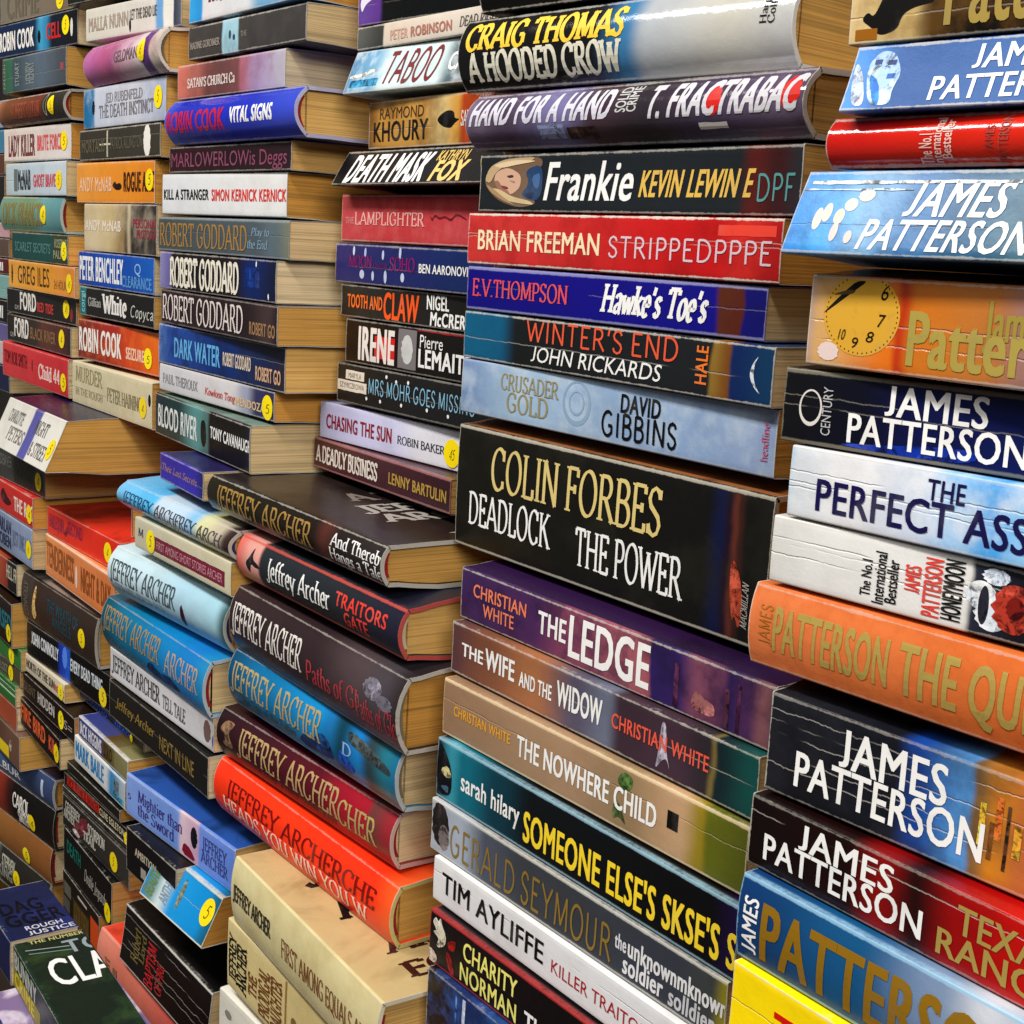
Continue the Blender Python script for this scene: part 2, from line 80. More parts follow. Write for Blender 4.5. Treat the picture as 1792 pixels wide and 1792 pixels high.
('P','dark navy patterned paperback,lowest in the middle stack,with white letters','5',(-0.5719,-0.044,-0.4088,0.0044,0.234,0.0346,0.145,0.0009,0.0009),[(0.0,(26,16,20)),(0.0891,(24,18,26)),(0.1007,(30,50,100)),(0.1911,(25,45,95)),(0.2773,(20,60,110)),(0.8634,(20,30,60))],[('BLACK',0.0418,0.0938,0.22,0.62,(240,240,238),'sB')],[('rect','stripe_picture',0.0331,0.0358,0.1,0.95,(190,200,225)),('rect','stripe_picture',0.0267,0.0283,0.1,0.95,(80,120,190))],{'mot': ((60,100,170),60,0.5)}),
('P','black paperback with a purple and white left end,cut off by the photo top','4',(-0.8159,0.03,0.135,0.0829,0.1672,0.0332,0.113,0.0009,0.0009),[(0.0061,(100,70,150)),(0.1339,(95,60,140)),(0.1633,(14,18,20)),(0.6402,(14,16,18))],[('KATE',0.0315,0.0998,0.62,1.0,(215,205,160),'rB')],[('poly','white_swirl',[(0.0082,0.7),(0.0137,0.5),(0.0246,0.6),(0.0169,0.45),(0.0077,0.35),(0.0042,0.2),(0.0019,0.4)],(225,220,235))],{}),
('P','cream paperback with faded pink capitals and a grey picture at its left end','4',(-0.8157,0.03,0.1201,0.0175,0.1663,0.0127,0.113,0.0009,0.0009),[(0.0,(90,95,95)),(0.1827,(60,62,60)),(0.1949,(218,205,190)),(0.715,(222,212,200))],[('PETER',0.0399,0.0601,0.22,0.66,(205,165,150),'sC'),('ROBINSON',0.0633,0.1074,0.22,0.66,(205,140,125),'sC'),('DEAD RIGHT',0.1149,0.1564,0.3,0.72,(90,85,80),'rI')],[],{}),
('P','pale icy blue paperback with dark red outlined slanted capitals','4',(-0.8154,0.03,0.0906,0.0436,0.1564,0.0254,0.113,0.0028,0.0009),[(0.0,(95,140,175)),(0.1601,(110,165,200)),(0.2848,(195,215,220)),(0.6342,(205,222,225)),(0.7252,(90,110,120)),(0.7963,(50,58,64))],[('TABOO',0.0405,0.1014,0.14,0.88,(120,45,50),'tBI'),('CARD',0.1095,0.1408,0.3,0.7,(240,240,238),'sC')],[('poly','boat_picture',[(0.0021,0.42),(0.0191,0.46),(0.0255,0.55),(0.0342,0.5),(0.0261,0.44),(0.0205,0.38),(0.0024,0.33)],(230,225,215)),('rect','water_picture',0.0046,0.0367,0.12,0.3,(50,140,185))],{'cock': 0.01,'mot': ((225,235,240),40,0.6)}),
('P','golden brown paperback with a small black figure and black capitals','4',(-0.7971,0.03,0.0589,-0.0044,0.1375,0.0275,0.113,0.0009,0.0028),[(0.0,(120,80,35)),(0.1222,(185,140,70)),(0.4669,(195,150,80)),(0.6283,(225,200,140)),(0.7394,(215,165,80)),(0.7915,(190,75,25))],[('RAYMOND',0.0135,0.0656,0.62,0.86,(70,45,25),'s'),('KHOURY',0.0064,0.071,0.14,0.56,(16,15,15),'sB'),('SANCTUARY',0.1064,0.1365,0.36,0.66,(240,240,238),'r')],[('poly','figure_picture',[(0.0801,0.5),(0.0842,0.62),(0.0921,0.7),(0.0989,0.66),(0.0992,0.52),(0.1052,0.5),(0.0994,0.42),(0.096,0.32),(0.0873,0.36)],(16,15,15))],{'mot': ((90,50,20),25,0.5)}),
('P','black paperback with tall slanted white capitals and pale yellow name','4',(-0.8224,0.03,0.0341,-0.0087,0.185,0.0205,0.113,0.0031,0.0009),[(0.0057,(20,17,17)),(0.7937,(34,34,36))],[('DEATH MASK',0.0133,0.112,0.06,0.88,(240,240,238),'sCBI'),('KATHRYN',0.1149,0.1476,0.64,0.92,(222,190,110),'sCI'),('FOX',0.1166,0.153,0.06,0.62,(238,205,130),'sCBI')],[],{'cock': 0.012}),
('P','faded rose red paperback with pink serif title and a dark scrawl','4',(-0.8291,0.03,0.0013,0.0,0.185,0.028,0.113,0.0013,0.0031),[(0.0,(190,75,80)),(0.3985,(185,62,66)),(0.784,(190,70,76))],[('THE',0.0057,0.0171,0.38,0.52,(225,150,150),'r'),('LAMPLIGHTER',0.0178,0.1036,0.36,0.64,(235,175,170),'r')],[('poly','signature',[(0.1078,0.62),(0.1114,0.45),(0.1142,0.58),(0.1194,0.5),(0.1255,0.56),(0.1319,0.46),(0.1376,0.62),(0.1486,0.5),(0.1485,0.54),(0.1375,0.66),(0.1317,0.52),(0.1254,0.6),(0.1193,0.55),(0.1141,0.63),(0.1112,0.52)],(110,30,40))],{'mot': ((205,105,105),50,0.4),'matte': 0.5}),
('P','dark blue paperback with small white marks round a dim purple title','4',(-0.8356,0.03,-0.0252,0.0,0.185,0.0239,0.113,0.0009,0.0013),[(0.0,(38,36,105)),(0.446,(32,40,100)),(0.8331,(24,45,100))],[('MOON',0.0186,0.0485,0.42,0.72,(130,25,95),'r'),('OVER',0.0501,0.0687,0.42,0.55,(105,25,90),'r'),('SOHO',0.0706,0.1006,0.4,0.74,(135,25,100),'r'),('BEN AARONOVITCH',0.1053,0.174,0.4,0.62,(240,240,238),'sB')],[('ell','white_mark',0.0243,0.85,0.0014,0.003,(205,210,235)),('ell','white_mark',0.0393,0.82,0.0014,0.003,(180,190,225)),('ell','white_mark',0.0618,0.78,0.0014,0.003,(190,200,225)),('ell','white_mark',0.0825,0.86,0.0014,0.004,(190,200,225)),('ell','white_mark',0.0358,0.24,0.003,0.0028,(200,205,230)),('ell','white_mark',0.0498,0.22,0.0016,0.003,(190,200,225)),('ell','white_mark',0.0656,0.22,0.0018,0.004,(190,200,225)),('ell','white_mark',0.0864,0.24,0.0022,0.0028,(200,205,230))],{}),
('P','charcoal paperback with orange capitals and white condensed name','4',(-0.8268,0.03,-0.0471,0.0262,0.185,0.0197,0.113,0.0009,0.0009),[(0.0,(30,24,22)),(0.169,(42,40,38)),(0.7666,(32,31,30))],[('TOOTH AND',0.0081,0.0515,0.3,0.72,(235,115,40),'sC'),('CLAW',0.0529,0.0938,0.06,0.88,(235,95,40),'sC'),('NIGEL',0.1023,0.1261,0.52,0.94,(240,240,238),'sC'),('McCRERY',0.1068,0.1503,0.04,0.44,(240,240,238),'sC')],[],{}),
('P','black paperback with red and white torn capitals beside a grey panel','4',(-0.8183,0.03,-0.0765,0.0175,0.183,0.0272,0.113,0.0009,0.0009),[(0.0,(24,10,12)),(0.1381,(22,14,14)),(0.7515,(24,22,22))],[('IRENE',0.0166,0.061,0.1,0.86,(235,225,220),'sCB'),('Pierre',0.0902,0.1153,0.6,0.88,(240,240,238),'s'),('LEMAITRE',0.0891,0.1552,0.16,0.56,(240,240,238),'sC')],[('rect','red_block',0.0368,0.0611,0.18,0.7,(205,40,40)),('rect','grey_panel',0.0651,0.0862,0.06,0.95,(125,120,122)),('ell','white_emblem',0.0757,0.5,0.0065,0.009,(205,205,205)),('rect','red_line',0.0872,0.1364,0.955,0.985,(170,35,35))],{}),
('P','black paperback with two white tape labels and scratchy pale blue capitals','4',(-0.8282,0.03,-0.1047,0.0218,0.185,0.0247,0.113,0.0021,0.0009),[(0.0,(28,27,27)),(0.7774,(32,32,34))],[('MARYLA',0.0148,0.031,0.66,0.8,(120,110,100),'s'),('SZYMICZKOWA',0.0039,0.0351,0.38,0.52,(120,110,100),'s'),('MRS MOHR GOES MISSING',0.0407,0.1601,0.34,0.74,(140,190,215),'t')],[('rect','tape_label',0.011,0.0346,0.62,0.86,(225,215,200)),('rect','tape_label',0.0009,0.038,0.3,0.58,(225,215,200)),('ell','white_dot',0.0619,0.86,0.0012,0.0012,(240,240,238)),('ell','white_dot',0.0737,0.78,0.0012,0.0012,(240,240,238)),('ell','white_dot',0.0876,0.82,0.0012,0.0012,(240,240,238)),('ell','white_dot',0.0384,0.2,0.0012,0.0012,(240,240,238)),('ell','white_dot',0.0555,0.2,0.0012,0.0012,(240,240,238)),('ell','white_dot',0.0807,0.22,0.0012,0.0012,(240,240,238)),('ell','white_dot',0.11,0.24,0.0012,0.0012,(240,240,238)),('ell','white_dot',0.133,0.2,0.0012,0.0012,(240,240,238))],{}),
('P','lilac white paperback with dark red capitals and a yellow sticker','4',(-0.8507,0.03,-0.131,0.0567,0.185,0.0229,0.113,0.0009,0.0021),[(0.0,(190,190,225)),(0.4526,(205,205,235)),(0.6589,(225,225,235)),(0.8647,(225,225,235))],[('CHASING THE SUN',0.0081,0.0877,0.3,0.7,(140,15,35),'sC'),('ROBIN BAKER',0.0942,0.1461,0.34,0.56,(50,48,50),'r')],[('stk',0.1532,0.42)],{}),
('P','maroon paperback with white slab capitals,foot of its stack over the black cover','4',(-0.8584,0.03,-0.1578,-0.0393,0.185,0.0195,0.113,0.006,0.0009),[(0.0,(75,26,32)),(0.5032,(72,40,48)),(1.0,(58,30,38))],[('A DEADLY BUSINESS',0.0032,0.0946,0.22,0.78,(225,215,205),'rB'),('LENNY BARTULIN',0.1093,0.1809,0.28,0.64,(205,170,90),'sC')],[],{'edge': (170,120,120)}),
('P','sky blue paperback with a white title box,at the top left of centre','3',(-1.0155,0.0,0.1503,0.0087,0.178,0.0312,0.1141,0.0019,0.0009),[(0.0,(60,165,225)),(0.1171,(50,150,215)),(0.1396,(225,222,225)),(0.531,(220,222,225)),(0.6536,(120,170,205))],[('THOUSAND',0.0307,0.1076,0.36,0.8,(115,25,60),'rB')],[],{}),
('P','slim dark grey paperback with a pale blue panel and grey capitals','3',(-1.0155,0.0,0.1248,0.0262,0.178,0.0214,0.1254,0.0019,0.0019),[(0.0,(70,66,64)),(0.3089,(66,62,60)),(0.3243,(165,205,220)),(0.4506,(165,205,220)),(0.4654,(72,68,66)),(0.5676,(66,63,62))],[('NADINE GORDIMER',0.0032,0.0532,0.3,0.52,(150,140,135),'rB'),('THE',0.0855,0.095,0.42,0.58,(140,135,130),'r')],[('ell','bird_mark',0.0686,0.55,0.002,0.003,(40,70,90)),('ell','bird_mark',0.0749,0.45,0.002,0.002,(40,70,90))],{'mot': ((85,82,80),40,0.3)}),
('P','salmon pink paperback shading to brown with white narrow capitals','3',(-1.0352,0.0,0.0986,0.0305,0.1683,0.023,0.1178,0.0009,0.0019),[(0.0,(205,120,105)),(0.1979,(175,105,95)),(0.3121,(110,70,68)),(0.5836,(105,72,75)),(0.6253,(175,110,130)),(0.7625,(170,150,190)),(1.0,(185,180,195))],[("SATAN'S CHURCH Ca",0.0175,0.0956,0.3,0.58,(220,205,200),'rB')],[],{'mot': ((140,80,75),25,0.4)}),
('H','glossy royal blue hardback with red capitals and white capitals','3',(-1.0412,0.0,0.0657,0.0218,0.2062,0.0303,0.116,0.0012,0.0009),[(0.0,(70,90,215)),(0.1231,(30,50,190)),(0.5833,(18,45,190)),(1.0,(60,80,205))],[('ROBIN COOK',0.0032,0.1015,0.24,0.72,(175,40,75),'sCB'),('VITAL SIGNS',0.1105,0.1749,0.36,0.7,(240,240,238),'sCB')],[],{'round': 0.008,'gloss': 0.1}),
('P','slim dark maroon book with outlined mauve capitals','3',(-1.0505,0.0,0.0456,0.0393,0.1905,0.0176,0.1179,0.0009,0.0012),[(0.0,(52,24,32)),(0.5224,(40,24,30)),(1.0,(46,28,34))],[('MARLOWERLOWis Deggs',0.0033,0.1847,0.2,0.78,(135,75,100),'s')],[],{}),
('P','white paperback with black and red capitals on one line','3',(-1.0638,0.0,0.0143,0.048,0.1953,0.0282,0.1231,0.0018,0.0009),[(0.0,(222,224,228)),(1.0,(228,228,228))],[('KILL A STRANGER',0.0032,0.08,0.36,0.62,(16,15,15),'sC'),('SIMON KERNICK KERNICK',0.0846,0.1953,0.34,0.62,(210,55,45),'sC')],[],{}),
('P','grey green paperback with gold outlined serif capitals,under the white one','3',(-1.0713,0.0,-0.0128,0.0044,0.2247,0.024,0.118,0.0009,0.0018),[(0.0,(78,86,88)),(0.7454,(80,92,100)),(0.9022,(95,110,118)),(1.0,(120,125,110))],[('ROBERT GODDARD',0.0032,0.1611,0.14,0.84,(190,150,85),'r'),('Play to',0.1672,0.1964,0.58,0.8,(130,160,180),'rI'),('the End',0.1612,0.1943,0.22,0.46,(130,160,180),'rI')],[],{'edge': (150,155,155)}),
('P','black and blue paperback with heavy cream capitals and lilac left end','3',(-1.0672,0.0,-0.0418,-0.0175,0.2122,0.0268,0.1236,0.0009,0.0009),[(0.0,(140,135,185)),(0.0994,(110,105,160)),(0.1277,(26,18,24)),(0.6767,(28,20,28)),(0.8138,(14,40,100)),(1.0,(20,26,56))],[('ROBERT GODDARD',0.0211,0.1525,0.1,0.86,(235,230,215),'rB')],[('rect','blue_picture',0.1612,0.1867,0.3,0.8,(12,50,125)),('ell','light_spot',0.1806,0.9,0.001,0.002,(240,240,238)),('ell','light_spot',0.201,0.12,0.001,0.002,(240,240,238))],{'wear': 0.4}),
('P','dark plum paperback with thin white serif capitals across most of its spine','3',(-1.0642,0.0,-0.0686,-0.048,0.2275,0.0244,0.1186,0.0011,0.0009),[(0.0,(48,28,36)),(0.7625,(40,26,32)),(0.9366,(70,55,55)),(1.0,(40,30,34))],[('ROBERT GODDARD',0.0032,0.1693,0.12,0.88,(225,215,210),'r'),('ROBERT GO',0.1808,0.2247,0.16,0.5,(190,150,110),'sC')],[],{}),
('P','deep blue watery paperback with light blue title and cream name','3',(-1.0683,0.0,-0.1002,-0.0087,0.2263,0.0292,0.1231,0.0009,0.0011),[(0.0,(95,130,195)),(0.1133,(40,80,160)),(0.5496,(16,50,115)),(0.8068,(30,45,85)),(1.0,(45,38,50))],[('DARK WATER',0.0327,0.1203,0.22,0.72,(105,175,225),'sC'),('ROBERT GODDARD',0.1255,0.1733,0.3,0.62,(220,205,185),'sC'),('ROBERT GO',0.181,0.2206,0.14,0.46,(215,175,140),'sC')],[],{'mot': ((20,35,80),30,0.6)}),
('P','off white paperback with grey capitals,red script and a yellow sticker','3',(-1.0664,0.0,-0.1228,-0.0044,0.2073,0.019,0.117,0.0023,0.0009),[(0.0,(210,210,215)),(0.6623,(215,212,215)),(0.7792,(160,165,185)),(0.8695,(55,55,95)),(1.0,(50,48,85))],[('PAUL THEROUX',0.0075,0.0772,0.3,0.68,(145,140,145),'r'),('Kowloon Tong',0.0902,0.1452,0.28,0.56,(195,80,75),'rI'),('MENDOZA',0.1453,0.1932,0.2,0.5,(215,185,140),'sC')],[('stk',0.2047,0.42)],{}),
('P','dark green and black paperback with white condensed title,foot of the pale edged pile','3',(-1.0744,0.0,-0.158,-0.0698,0.208,0.0312,0.1208,0.0012,0.0023),[(0.0,(40,52,54)),(0.2572,(32,60,60)),(0.4808,(95,150,150)),(0.5837,(85,120,118)),(0.6192,(14,12,13)),(0.9361,(16,14,14)),(1.0,(25,30,45)),(1.0,(140,105,50))],[('BLOOD RIVER',0.0078,0.1013,0.22,0.76,(222,225,222),'sC'),('TONY CAVANAUGH',0.1299,0.2107,0.44,0.7,(240,240,238),'sC')],[('poly','figure_picture',[(0.1086,0.75),(0.1185,0.8),(0.1217,0.3),(0.1145,0.1),(0.1092,0.3)],(20,24,24)),('rect','gold_streak',0.2238,0.2561,0.3,0.36,(225,190,110)),('rect','gold_streak',0.2191,0.2556,0.6,0.63,(225,205,150))],{'topcol': (120,140,130)}),
('H','black hardback with gold capitals and white two line title,cover lettering showing on top','3b',(-0.8812,-0.035,-0.1856,-0.0218,0.2444,0.0212,0.1405,0.0048,0.0012),[(0.0,(40,34,22)),(0.1145,(34,30,20)),(0.6545,(34,26,22)),(0.7153,(85,45,38)),(0.7889,(40,32,32)),(1.0,(48,42,42))],[('JEFFREY ARCHER',0.0144,0.1607,0.16,0.84,(185,150,85),'r'),('And Thereby',0.184,0.2497,0.52,0.86,(240,240,238),'r'),('Hangs a Tale',0.1831,0.2453,0.12,0.46,(240,240,238),'r')],[],{'round': 0.004,'topcol': (42,32,30),'cover': [('A TALE',0.4,0.5,0.3,0.9,(120,112,105)),('JEFFREY',0.56,0.65,0.22,1.0,(165,160,155)),('ARCHER',0.68,0.77,0.22,1.0,(165,160,155)),('J',0.82,0.92,0.35,0.75,(190,185,180))]}),
('H','black hardback with a quill on a salmon panel and red two line title','3b',(-0.8294,-0.035,-0.2219,-0.0131,0.2114,0.0265,0.1406,0.0045,0.0048),[(0.0,(215,110,100)),(0.1001,(225,165,155)),(0.1494,(225,165,155)),(0.1737,(40,46,52)),(0.657,(38,42,48)),(1.0,(34,34,52))],[('Jeffrey Archer',0.0451,0.1317,0.3,0.8,(240,240,238),'r'),('TRAITORS',0.1379,0.198,0.5,0.8,(220,70,60),'sB'),('GATE',0.149,0.1771,0.14,0.44,(220,70,60),'sB')],[('poly','quill_picture',[(0.0142,0.45),(0.0201,0.62),(0.025,0.92),(0.0245,0.6),(0.0333,0.52),(0.0368,0.44),(0.0282,0.42),(0.0229,0.48),(0.0214,0.34),(0.0198,0.22),(0.0161,0.3)],(40,38,42))],{'round': 0.005,'edge': (200,90,80)}),
('H','thick aubergine hardback with white capitals and dark red serif title','3b',(-0.8349,-0.035,-0.2694,-0.0218,0.2244,0.0417,0.1373,0.0009,0.0045),[(0.0,(55,40,42)),(0.5367,(52,38,42)),(0.7924,(80,66,70)),(0.9099,(72,66,72)),(1.0,(50,42,44))],[('JEFFREY ARCHER',0.0032,0.1095,0.34,0.8,(225,220,215),'r'),('Paths of Gl',0.1153,0.1814,0.28,0.58,(165,60,70),'r'),('Paths of Glo',0.1783,0.2247,0.2,0.52,(165,60,70),'r')],[('ell','painted_shine_picture',0.1958,0.7,0.01,0.006,(120,116,130)),('ell','painted_shine_picture',0.2102,0.6,0.009,0.004,(110,106,120))],{'round': 0.007,'gloss': 0.3}),  # shine near the right end is painted as two pale ellipses
('H','teal blue hardback with gold capitals and a torn looking landscape','3b',(-0.8375,-0.035,-0.3116,0.0131,0.2146,0.0362,0.1359,0.0048,0.0009),[(0.0,(16,80,115)),(0.2258,(20,115,165)),(0.5814,(25,140,200)),(0.6307,(30,120,180)),(0.7107,(18,70,90)),(0.8034,(30,130,200)),(0.8632,(50,72,80)),(0.9502,(40,120,140)),(1.0,(30,110,150))],[('JEFFREY ARCHER',0.0032,0.1296,0.34,0.84,(205,185,130),'r'),('The Sins of the Father',0.0169,0.0961,0.16,0.32,(70,90,70),'r'),('D',0.1552,0.1659,0.42,0.62,(150,175,220),'r')],[('poly','cloud_picture',[(0.0964,0.1),(0.107,0.35),(0.1181,0.3),(0.1282,0.55),(0.1389,0.5),(0.1465,0.2),(0.1257,0.1)],(14,60,115)),('poly','cloud_picture',[(0.1496,0.3),(0.1539,0.5),(0.1628,0.4),(0.1705,0.25),(0.1616,0.1),(0.1508,0.1)],(25,90,190)),('poly','hill_picture',[(0.1584,0.85),(0.1846,0.78),(0.2097,0.62),(0.2088,0.5),(0.1787,0.6),(0.1615,0.66)],(58,70,72))],{'round': 0.006}),
('H','maroon hardback with pale gold capitals and a small hourglass figure','3b',(-0.8551,-0.035,-0.3513,0.048,0.2171,0.032,0.1322,0.0025,0.0048),[(0.0,(40,20,26)),(0.2195,(58,24,34)),(0.5949,(88,20,34)),(0.7493,(150,25,45)),(0.8664,(165,30,48)),(0.8948,(110,60,60)),(1.0,(150,40,50))],[('JEFFREY ARCHER',0.0298,0.1612,0.32,0.86,(210,180,130),'r'),('CHER',0.1601,0.2028,0.26,0.74,(205,185,120),'r'),('Only Time Will Tell',0.0575,0.1567,0.14,0.28,(110,60,40),'r')],[('poly','hourglass_picture',[(0.0047,0.62),(0.0112,0.86),(0.0245,0.86),(0.0165,0.62),(0.0269,0.32),(0.0085,0.3),(0.0149,0.55)],(135,105,80))],{'round': 0.006}),
('H','bright orange red hardback with white and dark serif capitals and cream board ends','3b',(-0.8584,-0.035,-0.391,0.0175,0.2337,0.0359,0.1334,0.0009,0.0025),[(0.0,(238,60,28)),(0.4127,(245,62,26)),(0.8989,(240,58,26)),(1.0,(240,95,40))],[('JEFFREY ARCHERCHE',0.0187,0.2173,0.48,0.8,(115,18,18),'r'),('HEADS YOU WIN YOU W',0.0156,0.2093,0.14,0.44,(245,215,200),'r')],[],{'round': 0.006,'board': (190,180,120)}),
('H','cream hardback with black capitals on spine and big letters on its cover','3b',(-0.7824,-0.058,-0.4375,-0.0436,0.2027,0.0437,0.1327,0.0015,0.0009),[(0.0,(226,216,168)),(0.6308,(222,210,162)),(1.0,(224,212,165))],[('JEFFREY ARCHER',0.0032,0.0644,0.4,0.64,(45,40,28),'rB'),('FIRST AMONG EQUALS AMONG E',0.08,0.2182,0.3,0.58,(125,70,30),'r')],[],{'round': 0.003,'topcol': (196,174,128),'topmot': ((150,122,80),7,0.6),'cover': [('JEFFREY',0.12,0.28,0.16,1.1,(16,15,15)),('ARCHER',0.4,0.54,0.16,1.05,(16,15,15)),('AMONG',0.7,0.78,0.2,0.9,(60,20,20)),('EQUALS',0.84,0.92,0.2,0.95,(60,20,20))],'mot': ((200,182,125),25,0.4)}),
('P','yellowed cream paperback with upright black name between two rules','3b',(-0.7919,-0.058,-0.4896,-0.0087,0.178,0.0454,0.1412,0.0048,0.0015),[(0.0,(222,205,150)),(0.9752,(210,190,135))],[('JEFFREY',0.0032,0.0138,0.12,0.85,(16,15,15),'rVB'),('ARCHER',0.0156,0.0299,0.08,0.82,(16,15,15),'rVB'),('THE',0.0335,0.0456,0.2,0.55,(115,70,30),'rVB'),('PRODIGAL',0.0489,0.064,0.06,0.8,(115,70,30),'rVB'),('DAUGHTER',0.0664,0.081,0.06,0.85,(115,70,30),'rVB')],[('rect','brown_rule',-0.0065,-0.0037,0.05,0.95,(150,120,70)),('rect','brown_rule',0.0856,0.088,0.05,0.95,(150,120,70)),('ell','bird_mark',0.0983,0.45,0.004,0.004,(130,100,60))],{}),
('P','white book with faint pencil drawing,lowest under the yellowed cream one','3b',(-0.8034,-0.058,-0.5271,0.0305,0.178,0.0314,0.1342,0.0009,0.0048),[(0.0,(228,226,215)),(0.9165,(225,222,210))],[],[('ell','drawing_mark',0.0134,0.6,0.005,0.003,(140,135,125)),('ell','drawing_mark',0.0305,0.4,0.006,0.003,(170,165,155))],{}),
('P','small violet blue paperback with thin gold lettering,above the sky blue hardback','3a',(-0.9877,-0.03,-0.1819,-0.0742,0.095,0.0184,0.1248,0.0034,0.0009),[(0.0,(62,48,165)),(0.8151,(58,48,170)),(1.0,(40,36,110)),(1.0,(30,26,60))],[('Their Lost Secrets',0.0032,0.0835,0.38,0.66,(170,130,140),'rI')],[],{'topcol': (38,30,90)}),
('H','sky blue hardback with dark serif capitals over a coloured map','3a',(-1.041,-0.036,-0.2101,-0.0044,0.2095,0.0196,0.1268,0.0009,0.0034),[(0.0,(120,190,235)),(0.33,(90,185,235)),(0.3834,(195,215,230)),(0.5881,(190,215,235)),(0.6854,(140,195,235)),(0.7563,(215,215,170)),(0.893,(190,180,160)),(0.9676,(60,40,38)),(1.0,(30,22,22))],[('JEFFREY',0.0113,0.0736,0.34,0.76,(40,75,110),'r'),('ARCHFREY ARCH',0.0759,0.1954,0.34,0.78,(75,72,80),'r'),('ADVENTURES',0.0693,0.1234,0.12,0.26,(130,150,165),'r')],[],{'round': 0.008,'gloss': 0.25}),
('P','cream paperback with a maroon title band and a yellow sticker','3a',(-1.0064,-0.042,-0.2374,0.0087,0.1699,0.0216,0.1276,0.0044,0.0009),[(0.0,(205,200,178)),(1.0,(212,206,178))],[('FIRST AMONG SHORT STORIES ARCHER',0.043,0.1574,0.26,0.54,(205,150,160),'s'),('M',0.0071,0.0174,0.42,0.7,(70,70,100),'r')],[('rect','maroon_band',0.0353,0.161,0.16,0.66,(120,40,62)),('stk',0.032,0.42)],{}),
('H','very pale blue hardback with thin grey serif capitals','3a',(-1.0453,-0.042,-0.2819,0.0611,0.1927,0.0352,0.1254,0.0044,0.0044),[(0.0,(205,225,232)),(0.2989,(195,220,230)),(0.6926,(170,205,222)),(0.9176,(165,205,220)),(1.0,(60,90,95))],[('JEFFREY ARCHER',0.0032,0.1189,0.36,0.8,(75,85,92),'r'),('THE ECHO',0.011,0.0968,0.14,0.3,(140,170,190),'r')],[('poly','dark_blot',[(0.1248,0.1),(0.128,0.6),(0.1336,0.4),(0.1321,0.1)],(60,20,40))],{'round': 0.008}),
('H','turquoise and gold hardback just below the very pale blue one','3a',(-1.0643,-0.042,-0.3265,0.0,0.2014,0.0388,0.1272,0.0009,0.0044),[(0.0,(20,85,105)),(0.2524,(18,120,160)),(0.6521,(22,130,190)),(0.8599,(30,125,195)),(1.0,(40,140,190))],[('JEFFREY ARCHER',0.0032,0.1225,0.42,0.88,(190,165,115),'r'),('ARCHER',0.1312,0.193,0.36,0.8,(180,160,140),'r')],[('poly','hill_picture',[(0.0891,0.1),(0.1038,0.4),(0.1206,0.25),(0.1422,0.35),(0.1634,0.1)],(14,60,110))],{'round': 0.006}),
('P','white paperback with black serif capitals,between turquoise and black books','3a',(-1.0602,-0.042,-0.3527,0.0131,0.1972,0.0228,0.1207,0.0022,0.0009),[(0.0,(212,212,218)),(0.6286,(218,218,222)),(0.9353,(205,205,210)),(1.0,(190,185,185))],[('JEFFREY ARCHER',0.0032,0.1025,0.24,0.82,(62,60,62),'r'),('TELL TALE',0.1069,0.1489,0.2,0.66,(95,90,92),'r')],[('ell','sketch_mark',0.1864,0.5,0.006,0.008,(110,85,80)),('ell','blue_blot',0.1998,0.3,0.005,0.006,(60,80,160))],{}),
('P','black paperback with dull gold serif lettering,over the light blue one','3a',(-1.0613,-0.042,-0.3852,-0.0044,0.1986,0.0288,0.1267,0.0012,0.0022),[(0.0,(36,33,30)),(1.0,(28,27,26))],[('Jeffrey Archer',0.0147,0.0997,0.4,0.68,(150,125,60),'rI'),('NEXT IN LINE',0.109,0.1741,0.22,0.62,(150,125,70),'s')],[],{}),
('P','tan book pushed back in the gap above the cornflower blue one','3t',(-1.0848,-0.012,-0.4061,0.0349,0.1755,0.0184,0.1031,0.0009,0.0009),[(0.0,(150,98,48)),(0.9945,(140,90,45))],[],[],{'matte': 1,'mot': ((120,75,35),30,0.4)}),
('P','cornflower blue paperback with purple serif lettering and a coloured picture','3a',(-1.0004,-0.05,-0.4449,0.0829,0.1698,0.0315,0.1175,0.0009,0.002),[(0.0,(135,165,230)),(0.4963,(120,155,225)),(0.5385,(225,200,215)),(0.6777,(205,170,195)),(0.703,(120,150,225)),(1.0,(105,140,220))],[('Mightier than',0.0201,0.0931,0.5,0.8,(60,45,125),'r'),('the Sword',0.0202,0.0808,0.16,0.46,(60,45,125),'r'),('JEFFREY',0.1227,0.159,0.52,0.82,(55,60,140),'r'),('ARCHER',0.1212,0.161,0.2,0.48,(55,60,140),'r'),('5',0.0032,0.0082,0.42,0.56,(50,50,110),'r')],[('ell','figure_picture',0.1107,0.62,0.005,0.008,(20,20,30)),('poly','picture_patch',[(0.0918,0.05),(0.0951,0.35),(0.1057,0.3),(0.1146,0.05)],(125,25,50))],{'topcol': (45,85,160)}),
('P','turquoise sea picture paperback leaning back,yellow sticker at its right end','3a',(-0.9315,-0.05,-0.4818,0.0611,0.0992,0.0316,0.1195,0.004,0.0009),[(0.0,(20,140,205)),(0.1279,(95,140,140)),(0.2723,(200,215,220)),(0.4601,(30,150,215)),(0.8203,(20,140,205)),(1.0,(25,95,125)),(1.0,(225,165,150)),(1.0,(220,150,135))],[('BEAUTIFUL',0.0032,0.0165,0.1,0.85,(105,125,70),'rVB'),('ANTHONY',0.0265,0.0377,0.15,0.88,(130,150,165),'rVB')],[('ell','boat_picture',0.0512,0.55,0.003,0.01,(120,130,120)),('stk',0.1212,0.62)],{'cock': 0.016,'edge': (235,228,205)}),
